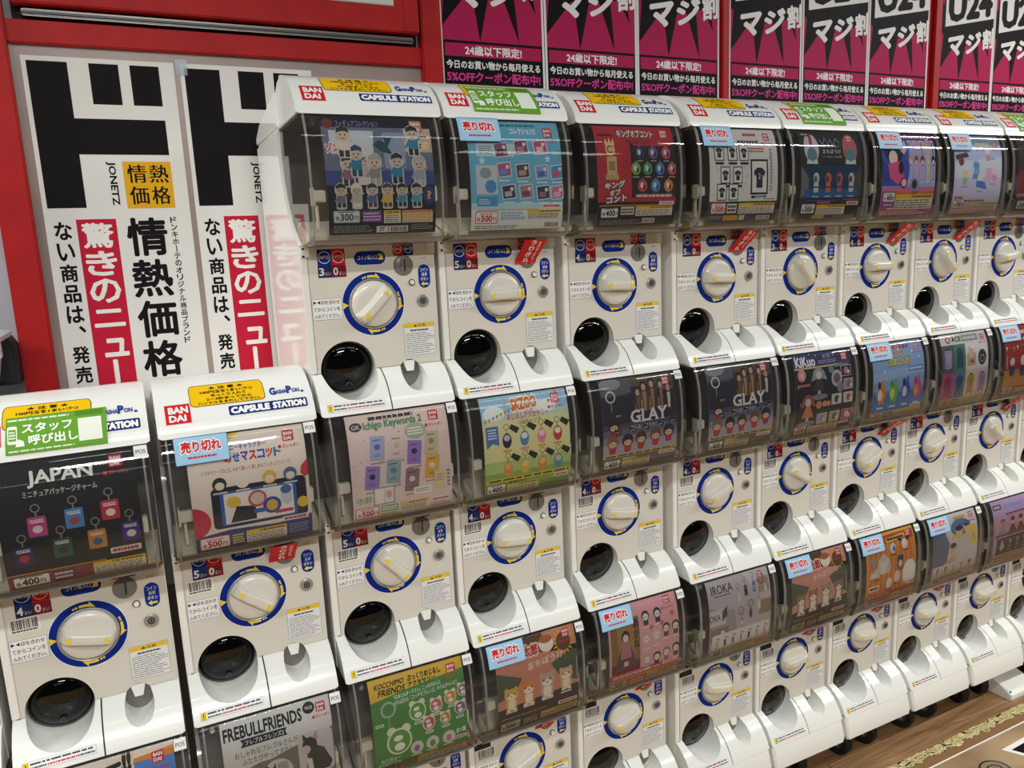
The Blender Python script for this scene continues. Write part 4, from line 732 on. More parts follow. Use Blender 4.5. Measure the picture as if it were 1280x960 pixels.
@card('dolls')
def _(a):
    a.rect(0, 0, 100, 100, '#1f202c'); a.rect(0, 84, 100, 100, '#343a62'); a.rect(0, 82, 78, 84, '#cdb98a'); a.t('KiKuo', 3, 84.5, 37, 97, '#eceaf0', .035); a.t('きくお', 52, 92, 64, 97, '#d6d4e0', .01); a.lines(42, 86, 74, 91, 2, '#9a9ac0', .5, .2); logo(a, 88, 92, .95, '#d0545f')
    for x, y in ((40, 97), (30, 99), (70, 95), (90, 60), (8, 40), (50, 40), (4, 60), (34, 8)): a.ell(x, y, 1, 1, '#c4c4dc', 6)
    a.ell(11, 75, 7, 7.5, '#d8959c', 20); a.t('1', 10, 71.5, 12.4, 78, '#f0dede', .02); a.lines(3, 61, 25, 64, 1, '#c97a84', 1)
    for x, y, c, c2, s in ((40, 66, '#9a9aa2', '#3f3d48', 1), (21, 34, '#a05a4a', '#d0864a', 1)):
        a.ell(x, y+9, 8, 8, c, 20); a.ell(x, y+7, 5, 5, '#d6cac4', 16); a.poly([(x-10, y-12), (x-4, y+2), (x+4, y+2), (x+10, y-12)], c2); a.poly([(x-14, y), (x-8, y+14), (x-6, y+2)], c); a.poly([(x+14, y), (x+8, y+14), (x+6, y+2)], c); a.rect(x-2.4, y-20, x+2.4, y-12, '#c4b6b4'); a.ell(x, y-20, 15, 3.6, '#8d8296', 24)
    a.ell(62, 78, 4.6, 5, '#6a8a9c', 14); a.ell(71, 66, 9.5, 10.5, '#c4b6c4', 24); a.ell(71, 66, 6, 6.5, '#6f6274', 16); a.rr(68, 80, 92, 83, .6, '#5f8f92'); a.ell(77, 54, 5.5, 6.5, '#8c8798', 16)
    for x, y, c, c2 in ((88, 74, '#2c2a34', '#b08a94'), (92, 57, '#b59aa8', '#8a7684'), (71, 40, '#d4d2d0', '#4a4850'), (92, 40, '#d8d2cf', '#b55a5a'), (47, 18, '#b8a0b8', '#7f9cb8'), (69, 18, '#c4a878', '#4a5a7c'), (91, 18, '#a04a5a', '#e0c4c4')): a.rr(x-9, y-6.8, x+9, y+6.8, .8, '#d6ced2'); a.rr(x-8.3, y-6.1, x+8.3, y+6.1, .6, c); a.ell(x, y, 4.2, 4.6, c2, 14); a.ell(x+4, y-2, 2.2, 2.6, '#e6dcd8', 10)
    a.ell(40, 36, 5, 5, '#d8945f', 16); a.rr(46, 33, 60, 39, .8, '#d8a47a'); a.rect(24, 1, 78, 10, '#cfc6ad'); warn(a, 25, 1.5, 77, 9.8, 5); price(a, '500', 1, 1, 21, 10.5, '#b8383c', '#ead9cf', '#c28a80'); tagline(a, 79, 6, 98, 9.5); a.lines(3, 12.5, 22, 14, 1, '#b0b0c4', .8)
@card('eggs')
def _(a):
    a.rect(0, 0, 100, 100, '#8fb0da'); a.rect(0, 10, 100, 34, '#2f78b8'); a.rect(0, 34, 100, 38, '#5a96cb'); a.rect(0, 0, 100, 11, '#b9b49c'); a.poly([(0, 62), (100, 68), (100, 58), (0, 50)], '#a3c0e2'); [a.ell(38+k_*6.4, 93.5, 3, 3.2, c_, 10) for k_, c_ in enumerate(('#e0a03c', '#d8603c', '#e0a03c', '#cf4f7a', '#7a5fb0', '#cf4f5a'))]; a.t('たまごっち', 30, 70, 70, 81, '#e6d04f', .05, edge=('#7a6f3a', .11)); logo(a, 88, 92, .9, '#cf4f5a'); a.lines(38, 85, 62, 88, 1, '#d8932f', 1)
    a.rr(68, 60, 98, 67, 1, '#6f8fbc'); a.lines(70, 61.5, 96, 65.5, 1, '#d6e2ee', .7)
    for x, y in ((90, 78), (22, 64), (52, 90), (78, 86)): a.ell(x, y, 1.6, 1.8, '#e3ecf4', 8)
    for x, c, c2, c3 in ((16, '#e88a34', '#f0e8e0', '#20222a'), (40, '#6fb84f', '#d8e86a', '#4f9c3f'), (64, '#3f58b8', '#e6e6ea', '#2a2d4a'), (87, '#d8559c', '#e8a45a', '#a83a7c')):
        a.ell(x, 36, 8.5, 12, c, 22); a.ell(x-2.4, 34, 4.4, 7, c2, 16); a.ell(x-4, 47, 3, 5, c3, 12); a.ell(x+3, 49, 2.3, 5, c, 12); a.rect(x-5, 22, x-1.5, 26, c); a.rect(x+1.5, 22, x+5, 26, c); a.lines(x-6, 15, x+6, 18, 1, '#e6eef4', .8, .1)
    a.rect(3, 30, 3.8, 52, '#1f3a5c'); price(a, '500', 2, 0, 22, 10, '#b8383c', '#e9dcd2', '#c25a5a'); a.rr(27, 2, 43, 9, .8, '#3c3f46'); a.lines(29, 3, 41, 8, 2, '#dedcd4', .6, .1); a.lines(46, 1, 98, 6, 3, '#8a866f', .4, .2); a.rect(46, 6.5, 98, 10, '#d2bf58'); tagline(a, 76, 11.5, 98, 15)
@card('suitcases')
def _(a):
    a.rect(0, 0, 100, 100, '#e6e3e2'); a.rect(0, 87, 100, 100, '#dddbd9'); a.ring(16, 93, 5, 2, '#c4283a', 20); a.t('ACE', 24, 89.5, 44, 96.5, '#2a2a2e', .03); a.rect(46, 89, 80, 97, '#8f8d8e'); a.lines(48, 90.5, 78, 95.5, 1, '#dedcda', .8); logo(a, 90, 92, .85, '#c4283a')
    for x0, x1, y0, y1, c, cs in ((0, 25, 48, 86, '#5a5d66', '#a99fc4'), (25, 50, 48, 86, '#4f8a6f', '#274a6a'), (0, 25, 11, 48, '#c0507c', '#8f2f5a'), (25, 50, 11, 48, '#5f86b5', '#2f4a72'), (50, 75, 11, 48, '#e0d2b4', '#b5913c'), (75, 100, 11, 48, '#d6c4d6', '#9a80a4')):
        a.rect(x0, y0, x1, y1, c); m, k = (x0+x1)/2, (y0+y1)/2; a.rr(m-7.5, k-13, m+7.5, k+12, 2.5, cs); a.rr(m-5.5, k-10, m+5.5, k+10, 1.6, c); a.rr(m-5, k-9.5, m+5, k+9.5, 1.4, cs); a.rect(m-3, k+12, m+3, k+14, '#3a3a40'); a.ell(m-5, k-14, 1.3, 1.3, '#2a2a2e', 8); a.ell(m+5, k-14, 1.3, 1.3, '#2a2a2e', 8)
    a.rr(53, 54, 72, 72, 2, '#c9a694'); a.rr(56, 66, 68, 80, 1.4, '#d8beb0'); a.ell(64, 60, 4, 3, '#8a6a5a', 12); a.ell(86, 64, 9, 11, '#2f2e34', 24); a.ring(86, 62, 5, .9, '#b8b6ba', 18); a.rect(82, 66, 90, 67, '#b8b6ba'); a.ell(66, 80, 4, 3, '#efefef', 14); a.rect(50, 48.6, 100, 49.4, '#cfcccb')
    a.rect(0, 0, 100, 11, '#d8d2c2'); price(a, '500', 2, 0, 22, 10, '#b8383c', '#ecdcd2', '#c25a5a'); a.rr(27, 1.5, 41, 9.5, .8, '#5c5a58'); a.lines(28.5, 2.5, 39.5, 8.5, 2, '#dedcd4', .6, .1); a.lines(44, .5, 98, 5, 3, '#8f8976', .4, .2); a.rect(44, 5.5, 98, 8.5, '#d4bf54'); tagline(a, 76, 9.5, 98, 13)
@card('bunting')
def _(a):
    a.rect(0, 0, 100, 100, '#a8282f'); a.rect(0, 12, 100, 38, '#d08a34'); a.rect(0, 0, 100, 12, '#8a4a2a'); a.lines(40, 88, 96, 94, 1, '#efe0d6', .8); a.lines(44, 79, 92, 84, 1, '#efe6dc', .7, .05)
    for i in range(12): x = 2+i*8.4; y = 72-1.6*math.sin(i*1.1); a.poly([(x, y), (x+5, y), (x+2.5, y-6)], ('#e6d9b4', '#5f6a3a', '#d8983c')[i % 3])
    for x, s in ((18, 1), (44, 1.25), (72, 1.1)): a.ell(x, 36, 6.5*s, 8*s, '#2a3f7c', 18); a.ell(x, 50*1, 5.6*s, 6*s, '#e9e2d6', 18)
    a.lines(4, 40, 7, 60, 5, '#efe0d6', .6, .1); price(a, '300', 3, 2, 24, 11); warn(a, 32, 2, 96, 10)
@card('sporty')
def _(a):
    a.rect(0, 0, 100, 100, '#5a86c4'); a.poly([(0, 76), (0, 100), (100, 100), (100, 90), (52, 92)], '#d98a3c'); a.poly([(0, 84), (40, 92), (100, 97), (100, 100), (0, 100)], '#e6d9cb'); a.t('キュー!!', 18, 80, 66, 96, '#1c1a1c', .07, .14, edge=('#e9d0b4', .15)); logo(a, 87, 91); figure(a, 20, 44, '#e08a3c', 3, '#e8c6a4', '#2a2a30'); figure(a, 50, 46, '#2a2d38', 3, '#e8c6a4', '#1c1a1c'); figure(a, 80, 44, '#e08a3c', 3, '#e8c6a4', '#c98a3c'); a.rect(0, 0, 100, 16, '#23232a'); price(a, '400', 3, 2, 24, 12); warn(a, 34, 2, 97, 13)
@card('bulldogs')
def _(a):
    a.rect(0, 0, 100, 100, '#757264'); a.rect(0, 58, 100, 100, '#d4d4d0'); a.poly([(0, 50), (0, 60), (100, 84), (100, 76)], '#d4d4d0'); a.poly([(0, 48), (100, 72), (100, 58), (0, 48)], '#757264')
    a.t('FREBULLFRIENDS', 2, 84, 73, 95.5, '#25252a', .035); a.ell(80, 93.5, 5.6, 5.2, '#2a2a2e', 20); a.t('VOL.02', 76.5, 92.2, 83.5, 95, '#e3e3df', .02); a.poly([(16, 76), (18, 79.5), (16, 83), (58, 83), (56.5, 79.5), (58, 76)], '#2a2f38'); a.t('フレブルフレンズ2', 20, 77.2, 55, 81.8, '#e9e9e4', .015); a.t('おしゃれなフレブルさんが', 10, 67, 67, 73, '#33333a', .008); a.t('ふたたびやってきた！', 16, 59.5, 60, 65.5, '#33333a', .008)
    logo(a, 91, 92, .9, '#c4304a'); a.rr(66, 30, 99, 72, 5, '#c9c5c4'); a.poly([(72, 34), (74, 52), (80, 60), (90, 54), (97, 38), (94, 32), (76, 31)], '#3a3638'); a.ell(77, 60, 7, 7.5, '#2c2a2c', 20); a.ell(73, 56, 4.6, 4.4, '#cbb8b4', 14); a.poly([(71, 65), (71, 72), (75, 67)], '#2c2a2c'); a.poly([(80, 66), (84, 73), (85, 64)], '#b8979a'); a.ell(74.5, 62, 1.1, 1.2, '#111111', 8); a.poly([(74, 34), (73, 48), (78, 46), (79, 33)], '#dad2ce')
    a.poly([(3, 40), (5, 43), (3, 46), (30, 46), (28.5, 43), (30, 40)], '#22242a'); a.t('LINE UP', 7, 41.2, 26, 45, '#e0e0da', .02)
    a.ell(46, 42, 14, 14, '#cfcac6', 28); a.ell(40, 40, 6, 8, '#2e2b2d', 18); a.poly([(35, 45), (36, 53), (40, 48)], '#2e2b2d'); a.poly([(41, 47), (44, 53), (45, 45)], '#2e2b2d'); a.rr(46, 36, 56, 52, 3, '#a898a6'); a.ell(70, 22, 11, 10, '#c4bfba', 24); a.ell(70, 22, 6, 7, '#4a4547', 16); a.ell(20, 22, 12, 11, '#c4bfba', 24); a.ell(20, 22, 6, 7, '#8c7a70', 16); price(a, '400', 3, 1, 24, 9); warn(a, 34, 1, 97, 9)
@card('outlined')
def _(a):
    a.rect(0, 0, 100, 100, '#4d8f45'); a.poly([(0, 88), (0, 100), (100, 100), (100, 90)], '#d9b23f'); a.poly([(0, 80), (0, 90), (100, 92), (100, 90), (40, 85)], '#d9b23f'); a.t('KOCCHIMO', 5, 91, 36, 96, '#26261e', .03, 0, .3); a.t('FRIENDS', 8, 84, 36, 90, '#26261e', .03, 0, .3); a.t('ぷっくりめじるし', 40, 91, 76, 97, '#26261e', .045); a.t('アクセサリー', 40, 86, 70, 90.6, '#26261e', .045); logo(a, 87, 92)
    a.t('「日本エルダーテスト」こっちのけんと', 24, 77.5, 74, 82, '#eef2e4', .02, .05); a.t('それ以外の「コッチモフレンズ」キラムチャンに！', 24, 72, 92, 77, '#eef2e4', .02, .05)
    def crit(x, y, c, s, c2='#eef0e2'):
        a.ell(x, y, 7*s, 7.6*s, '#e6e9cf', 18); a.ell(x-4*s, y+6.5*s, 2.6*s, 2.6*s, '#e6e9cf', 10); a.ell(x+4*s, y+6.5*s, 2.6*s, 2.6*s, '#e6e9cf', 10); a.ell(x, y, 6*s, 6.6*s, c, 18); a.ell(x, y-3*s, 3*s, 2.4*s, c2, 12); a.ell(x-1, y+2*s, 2.6*s, 1.7*s, '#eef0e2', 10); a.ring(x+1*s, y+10*s, 1.6*s, .5*s, '#5c6a55', 10)
    a.ring(17, 70, 8, 2, '#b8bcb4', 28); a.rect(16, 50, 18, 62, '#8f938a'); crit(26, 34, '#5f9a45', 1.9); crit(47, 60, '#5f9a45', 1.3); crit(67, 60, '#c96a8c', 1); crit(83, 64, '#d8903f', .95); crit(97, 68, '#a06a9c', .9); crit(58, 44, '#c4607c', 1); crit(76, 44, '#c98a3f', .85); crit(93, 50, '#8f5a92', .95)
    for x, y in ((47, 48), (67, 51), (84, 55), (58, 34), (76, 35), (92, 40), (7, 56)): a.rr(x-4.5, y-1.5, x+4.5, y+1.5, 1.4, '#e9eee0'); a.lines(x-3.4, y-.6, x+3.4, y+.7, 1, '#4a5a40', .9)
    for x, c in ((44, '#9a6a92'), (61, '#5f8a4f'), (79, '#c47a9a')): a.ell(x, 21, 7, 7.4, '#d4d6c8', 20); a.ell(x, 20, 3, 4, c, 12); a.lines(x-6, 11.5, x+6, 13.5, 1, '#e9eee0', .8)
    a.t('カニカン・', 6, 14, 26, 18.5, '#eef2e4', .02); a.t('せっかパーツver.', 3, 9.5, 28, 13.5, '#eef2e4', .02); a.t('全11種', 87, 22, 98, 28, '#e9eee0', .03); tagline(a, 84, 15, 99, 19); a.rect(0, 0, 100, 7, '#c9622f'); price(a, '500', 2, -1, 22, 7); warn(a, 46, 0, 99, 10); a.rr(27, 0, 44, 6, .6, '#5f8f45')
def forest(a, sky, g, c4, t2):
    a.rect(0, 0, 100, 100, sky); a.poly([(0, 40), (0, 72), (30, 60), (20, 44)], g); a.poly([(100, 40), (100, 80), (66, 66), (80, 44)], g); a.poly([(0, 88), (40, 84), (100, 74), (100, 80), (40, 90), (0, 96)], '#33251f'); a.rect(0, 0, 100, 30, '#3f312c'); a.poly([(0, 30), (100, 36), (100, 30)], '#3f312c')
    a.rect(0, 92, 60, 100, '#5a4030'); a.t('太郎', 34, 80, 52, 92, '#c4303a', .05, edge=('#efd9c4', .14)); a.ell(63, 88, 9, 8, '#efe4d6', 22); a.ell(63, 93, 8, 4, '#a8623c', 18)
    for k in range(16): t = k*math.pi/8; a.poly([(84+9*math.cos(t-.17), 86+9.5*math.sin(t-.17)), (84+15*math.cos(t), 86+15*math.sin(t)), (84+9*math.cos(t+.17), 86+9.5*math.sin(t+.17))], '#e3ab34')
    a.ell(84, 86, 9, 9.4, '#6a4a2a', 24); logo(a, 88, 94, .9, '#c4304a'); a.t(t2, 38, 66, 82, 74, '#ecd9d2', .02, .1)
    for i, (x, c) in enumerate(zip((16, 37, 60, 84), c4)): s = 1.15+.1*(i % 3); blob(a, x, 38+i*1.6, c, s); a.lines(x-7, 24+i*1.2, x+7, 26.4+i*1.2, 1, '#e6ddd2', .8, .1)
    a.rect(98, 42, 98.6, 66, '#e6ddd2'); tagline(a, 74, 15, 98, 19.5); a.lines(4, 16.5, 60, 19, 1, '#8f7f74', .6); price(a, '300', 3, 2, 24, 11, '#3a4a40', '#dfe3d6', '#7fa08c'); warn(a, 52, 4, 99, 13); a.rr(30, 3, 49, 12, .6, '#8a5a4a'); a.lines(31, 4, 48, 11, 3, '#e0cfc4', .5, .1)
CARDS['forest'] = lambda a: forest(a, '#c98a72', '#4a5a44', ('#dcae4a', '#d88a4a', '#c2a796', '#d4b48a'), 'まちぼうけ')
CARDS['dusk'] = lambda a: forest(a, '#d89a8c', '#5a5f54', ('#9c7a66', '#a87a5c', '#a8968c', '#8f7a6f'), 'まちぼうけ2')
@card('schoolgirls')
def _(a):
    a.rect(0, 0, 100, 100, '#dca6aa'); a.rect(0, 14, 100, 22, '#c0505f'); a.rect(0, 0, 100, 14, '#cf7a84'); a.rect(3, 22, 43, 86, '#8a6a3a'); a.rect(3, 22, 43, 34, '#6f2f2a'); a.rect(12, 34, 36, 86, '#a88248'); a.poly([(8, 26), (12, 44), (18, 58), (28, 58), (34, 44), (38, 26)], '#6a4450'); a.poly([(15, 40), (17, 58), (23, 62), (29, 58), (31, 40)], '#b87a84'); a.ell(23, 66, 6, 7, '#2f2226', 18); a.ell(23, 64, 4, 4.6, '#e8cfc0', 14); a.rect(20, 30, 26, 36, '#e0c4b4'); a.vt('あかね', 34, 42, 84, 12, '#2a2220', .02)
    for i, (x, y, h) in enumerate(((53, 80, '#3a3f58'), (70, 80, '#34303f'), (52, 54, '#c4b4b8'), (67, 55, '#c9bcc0'), (81, 60, '#5a4238'), (95, 60, '#5a4a3c'), (53, 28, '#b8a6aa'), (67, 28, '#4a3a3c'), (81, 30, '#8f7a7a'), (95, 32, '#4f3f3c'))):
        a.rr(x-3.4, y-8, x+3.4, y-1, 1.2, h); a.ell(x, y+3, 5.6, 5.8, h, 18); a.ell(x, y+1.6, 4, 4, '#efd9cf', 14); a.ell(x-1.6, y+1.4, .6, .9, '#2a2226', 6); a.ell(x+1.6, y+1.4, .6, .9, '#2a2226', 6); a.lines(x-5, y-11, x+5, y-9.6, 1, '#f0e3e0', .8, .1)
    for x, y in ((91, 78), (75, 70), (60, 68)):
        for k in range(5): a.ell(x+1.8*math.cos(k*1.257), y+1.8*math.sin(k*1.257), 1.2, 1.2, '#c9485a', 8)
    logo(a, 86, 94, .95, '#c9404f'); tagline(a, 76, 17, 98, 21); a.lines(5, 16, 60, 20, 2, '#f0d6d6', .5, .1); a.rect(4, 12.6, 74, 14, '#d8a83c'); price(a, '300', 2, 1, 24, 10.5, '#3a4a40', '#dfe3d6', '#7fa08c'); a.rr(29, 1, 52, 11, .6, '#d8784a'); a.lines(30.5, 2, 50, 10, 2, '#f0ded2', .5, .1); warn(a, 54, 1, 98, 12)
@card('keyrings')
def _(a):
    a.rect(0, 0, 100, 100, '#b9b2b3'); a.poly([(0, 24), (0, 70), (40, 60), (44, 24)], '#a29a9c'); a.poly([(60, 100), (100, 100), (100, 60), (80, 66)], '#c6c0c0'); a.t('IROKA', 6, 84, 40, 94, '#2f2c30', .012); a.lines(10, 80.5, 36, 82.5, 1, '#6a6468', .8); a.rect(0, 46, 26, 66, '#cbc5c4'); a.t('OKA', 0, 52, 17, 60, '#2f2c30', .012); a.poly([(20, 50), (20, 62), (28, 68), (28, 56)], '#3f4642'); a.rect(2, 24, 30, 42, '#8f7f6a'); a.rr(18, 28, 24, 38, 1, '#d8cbc4'); a.rect(80, 44, 100, 62, '#97856a'); a.rr(80, 72, 98, 90, 1, '#a4937c')
    for x, y, c, c2, sc in ((48, 74, '#c4bcb8', '#d6cfca', 1.2), (60, 80, '#55525a', '#2f2c30', 1.2), (74, 82, '#6a7298', '#9aa2c4', 1.2), (92, 76, '#c0b6bc', '#d9d2d4', 1.1), (52, 42, '#c08a8f', '#e0d2d0', 1.1), (66, 50, '#6f6266', '#3f383c', 1.1), (80, 58, '#cfc8c6', '#e2dcda', 1.1)): charm(a, x, y, c, sc, c2, 2)
    a.ring(66, 62, 5, .8, '#4a474a', 20); a.ring(86, 90, 5, .8, '#4a474a', 20, 8); a.ring(50, 56, 5, .7, '#4a474a', 16)
    a.rr(4, 14, 98, 34, 3, '#dad7d2')
    for i, c in enumerate(('#b8aca6', '#2f2c30', '#5c626f', '#a88a8a', '#25232a', '#9aa0a4', '#a89a92')): x = 12+i*13; a.rr(x-1.6, 17, x+1.6, 25, .6, c); a.rect(x-.4, 25, x+.4, 29, '#8a8682'); a.poly([(x, 29), (x+4, 26), (x+4.6, 26.8), (x+.6, 30)], '#6a6662'); a.lines(x-4, 15, x+4, 16.2, 1, '#8f8a86', .8)
    logo(a, 86, 94, .8, '#c4304a'); price(a, '300', 2, 1, 23, 11, '#3a4a40', '#d6dcd0', '#6f8f7c'); warn(a, 28, 3, 75, 12, 4); a.rect(77, 3, 98, 8, '#cfa03c'); a.rr(77, 9, 98, 13, .6, '#d8bcb8')
@card('creatures')
def _(a):
    a.rect(0, 0, 100, 100, '#cf7a2c'); a.rect(0, 86, 100, 100, '#c4482c')
    for i in range(10): a.rect(2+i*10, 18, 6.5+i*10, 86, '#e08f34')
    for r in ((0, 0, 2.4, 100), (97.6, 0, 100, 100), (0, 97, 100, 100)): a.rect(*r, '#e0b23c')
    a.rr(43, 87.5, 81, 93.5, 1, '#e3c86a', 1, 3); a.lines(45, 88.5, 79, 92.5, 1, '#2a2418', .8, .05); logo(a, 88, 93, .9, '#d84a4f'); a.rect(4, 12, 100, 18, '#b8382f'); a.rect(0, 0, 100, 12, '#cf8a4c')
    a.poly([(6, 44), (10, 54), (14, 49), (18, 56), (24, 52), (26, 44)], '#e4e2de'); a.ell(34, 58, 12, 13, '#dedbd6', 22); a.ell(34, 68, 7, 6, '#c9c6c2', 18); a.ell(24, 54, 4, 9, '#c9c6c2', 14); a.ell(44, 54, 4, 9, '#c9c6c2', 14)
    a.ell(54, 78, 6, 7, '#dcdad6', 18); a.ell(56, 77, 3, 4, '#5f7fb5', 12); a.ell(78, 80, 6, 7, '#e6e4e0', 18); a.poly([(72, 82), (64, 90), (74, 88)], '#2a2426'); a.poly([(84, 82), (92, 90), (82, 88)], '#2a2426'); a.rr(62, 48, 74, 66, 2, '#3a2f4f'); a.ell(68, 54, 4, 5, '#dcdad6', 14); a.ell(14, 66, 6, 6, '#8fa0a8', 16); a.ell(46, 30, 6, 8, '#e6e4e0', 18); a.ell(62, 36, 6, 9, '#d9d6d2', 18); a.ell(87, 38, 14, 18, '#efeeea', 26)
    for x, y in ((54, 69), (79, 71), (68, 46), (20, 40), (46, 21), (62, 26)): a.lines(x-6, y-1, x+6, y+1, 1, '#33241a', .9, .1)
    a.rr(6, 24, 26, 32, 1, '#efece4'); a.lines(8, 26, 24, 30, 1, '#33241a', .9); a.rect(76, 22, 96, 25, '#d9a8a8'); warn(a, 56, 5, 98, 13); price(a, '400', 2, 1, 22, 9, '#3a4a40', '#d9dcc8', '#8fa08c'); a.lines(6, 13, 50, 17, 1, '#f0c4a8', .6); a.rr(26, 3, 50, 9, .6, '#9a7a8a')
@card('bath')
def _(a):
    a.rect(0, 0, 100, 100, '#d8d4d6'); a.poly([(0, 30), (0, 84), (22, 86), (36, 60), (30, 30)], '#6a7292'); a.rect(0, 80, 30, 94, '#a89a8c'); a.poly([(40, 66), (48, 92), (96, 78), (94, 60)], '#e3cb5a'); a.ell(62, 80, 22, 12, '#5f7f9c', 24); a.ell(58, 74, 8, 8, '#e0bfa6', 18); a.ell(76, 78, 8, 8, '#e0bfa6', 18); a.ell(58, 79, 8, 4, '#3a3436', 16); a.ell(76, 83, 8, 4, '#5a3f34', 16)
    a.poly([(48, 36), (52, 64), (84, 66), (80, 36)], '#cfcfd0'); a.poly([(20, 28), (40, 40), (52, 40), (52, 32), (30, 24)], '#d8b498'); a.ell(44, 50, 8, 9, '#e0bfa6', 20); a.ell(44, 56, 7, 4, '#3f3836', 16); a.ell(90, 60, 8, 12, '#e8d85f', 22); a.ell(90, 62, 4, 6, '#d8b498', 14); a.lines(50, 91, 76, 96, 1, '#c9a84c', .8, .05); logo(a, 88, 93, .9, '#c4404f'); a.rect(60, 83, 84, 86, '#5f6fb5')
    a.rect(0, 12, 100, 30, '#d6d2d2')
    for i, c in enumerate(('#c98a8f', '#a98a7c', '#b8bcc0', '#d0a890', '#b85a4a')): x = 12+i*18; a.rect(x-7, 13, x+7, 29.4, '#e6e3e0'); a.rr(x-3, 14, x+3, 21, 1, '#c4c0be'); a.ell(x, 24, 3.8, 4, c, 14)
    a.rect(18, 8, 72, 12, '#dcca5c'); a.lines(20, 9, 70, 11, 1, '#5c5420', .9); price(a, '400', 2, 0, 22, 10); a.lines(28, 1, 96, 6.5, 4, '#8f8a8c', .4, .2); tagline(a, 76, 9, 98, 12.5)
@card('gowns')
def _(a):
    a.rect(0, 0, 100, 100, '#d09ab2'); a.rect(0, 78, 100, 100, '#c0a4cc'); a.rect(0, 14, 100, 40, '#b8b4c8'); a.rr(3, 88, 22, 95, 1, '#3a2f3a'); a.lines(5, 89.5, 20, 93.5, 1, '#d6c4d2', .9); a.lines(30, 86, 74, 94, 1, '#8fa8d0', .6, .05); a.lines(30, 77, 80, 81, 1, '#5c4a5c', .6)
    for x, c in ((22, '#8f8494'), (46, '#4a2a34'), (66, '#553038'), (86, '#3f2a38')): a.poly([(x-10, 50), (x-3, 62), (x+3, 62), (x+10, 50)], c); a.ell(x, 67, 4.4, 5, '#d9c0bc', 16); a.ell(x, 70, 5, 3.6, '#33242c', 16)
    a.poly([(16, 50), (22, 76), (30, 50)], '#a49aa8'); a.rect(4, 46, 100, 50, '#6a4a5c'); a.rect(8, 18, 100, 44, '#33292f'); a.poly([(16, 30), (22, 41), (28, 30), (22, 22)], '#c9c4c8')
    for x in (42, 60, 78): a.ell(x, 36, 3, 4, '#b8a4ac', 12); a.poly([(x-4, 26), (x, 33), (x+4, 26)], '#8f7a84'); a.lines(x-5, 21, x+5, 23, 1, '#c4b0b8', .8)
    a.rect(28, 8, 96, 13, '#c9b45a'); price(a, '400', 2, 2, 22, 10); a.lines(28, 1, 96, 6, 3, '#8f8698', .4, .2); logo(a, 88, 93, .8, '#c4404f')
@card('plain')
def _(a):
    a.rect(0, 0, 100, 100, '#9fb8c8'); a.rect(0, 0, 100, 16, '#d6cfc0'); logo(a, 87, 92); blob(a, 28, 50, '#c98a6a', 1.6); blob(a, 66, 50, '#7f9c7a', 1.6); price(a, '300', 3, 2, 24, 11); warn(a, 34, 3, 97, 13)
CARDP = on_profile(FRONT, -.0050)
CARDMESH = {}
def card_mesh(key):
    if key not in CARDMESH:
        a = Art(CU0, CV0, CW/100, CH/100); a.clip = [(0, CU0, -1), (0, CU0+CW, 1), (1, CV0, -1), (1, CV0+CH, 1)]
        CARDS[key](a)
        o = a.build('product_card', CARDP, None, .0075, (CU0, CV0, CU0+CW, CV0+CH, '#d8d5d0'), .00009)
        CARDMESH[key] = o.data; bpy.data.objects.remove(o)
    return CARDMESH[key]
# sold-out sign (blue card stuck on the case) and red coin-slot tag
a = Art(); sx0, sy0, sx1, sy1 = -.101, .2775, -.021, .3185
a.rr(sx0-.0008, sy0-.0008, sx1+.0008, sy1+.0008, .002, '#5f7f9a'); a.rr(sx0, sy0, sx1, sy1, .0018, '#9cc6e4')
a.t('売り切れ', sx0+.009, sy0+.0165, sx1-.010, sy1-.007, '#c8242f', .046, edge=('#f3efec', .105))
a.lines(sx0+.018, sy0+.0075, sx1-.018, sy0+.0110, 1, '#c8242f', .8, 0)
SOLD = a.build('sold_out_sign', on_profile(FRONT, .0020), None, .004, (sx0, sy0, sx1, sy1, '#c9d4dc'))
SOLDM = SOLD.data; bpy.data.objects.remove(SOLD)
TAGP = [(.057, .0052), (.063, .0062), (.072, .016), (.082, .030), (.094, .044), (.103, .053)]
TAGC = smooth_tab(TAGP, 3)
a = Art(); a.rect(.032, .0575, .078, .1025, '#d02a2c')
for i, ch in enumerate('うりきれ'): a.t(ch, .048, .0925-i*.0108, .060, .1015-i*.0108, '#f3ece6', .04)
a.t('SOLD OUT', .065, .0635, .0705, .0985, '#f3ece6', .03, rot90=True)
TG = a.build('sold_out_tag', on_profile(TAGC, .0008), None, .003, (.032, .0575, .078, .1025, '#c4282a')); TAGM = TG.data; bpy.data.objects.remove(TG)

# ------------------------------------------------------------------ put the machines together
COMMON = ['body', 'control_panel', 'chute_tray', 'return_tray', 'coin_return_back', 'coin_return_flap', 'coin_slot',
          'return_button', 'lock', 'dial_ring', 'dial_bezel', 'clear_case', 'hopper', 'coin_type_sticker', 'slot_label', 'coin_pair_sticker', 'return_label', 'push_print', 'align_sticker', 'caution_sticker']
SUB = {'control_panel': [('corner_left', 'corner_block'), ('corner_right', 'corner_block'), ('corner_screw0', 'corner_screw'), ('corner_screw1', 'corner_screw'), ('latch', 'latch')], 'coin_slot': [('slot_opening', 'slot_opening')], 'return_button': [('button_surround', 'button_surround')], 'lock': [('keyhole', 'keyhole')],
       'hopper': [('hopper_floor', 'hopper_floor'), ('card_clip', 'card_clip'), ('card_clip_slim', 'card_clip')], 'clear_case': [('edge0', 'side_rib'), ('edge1', 'side_rib'), ('bottom_lip', 'bottom_lip'), ('catch0', 'case_catch'), ('catch1', 'case_catch')], 'chute_tray': [('tray_seam', 'tray_seam'), ('tray_sticker', 'tray_sticker')]}
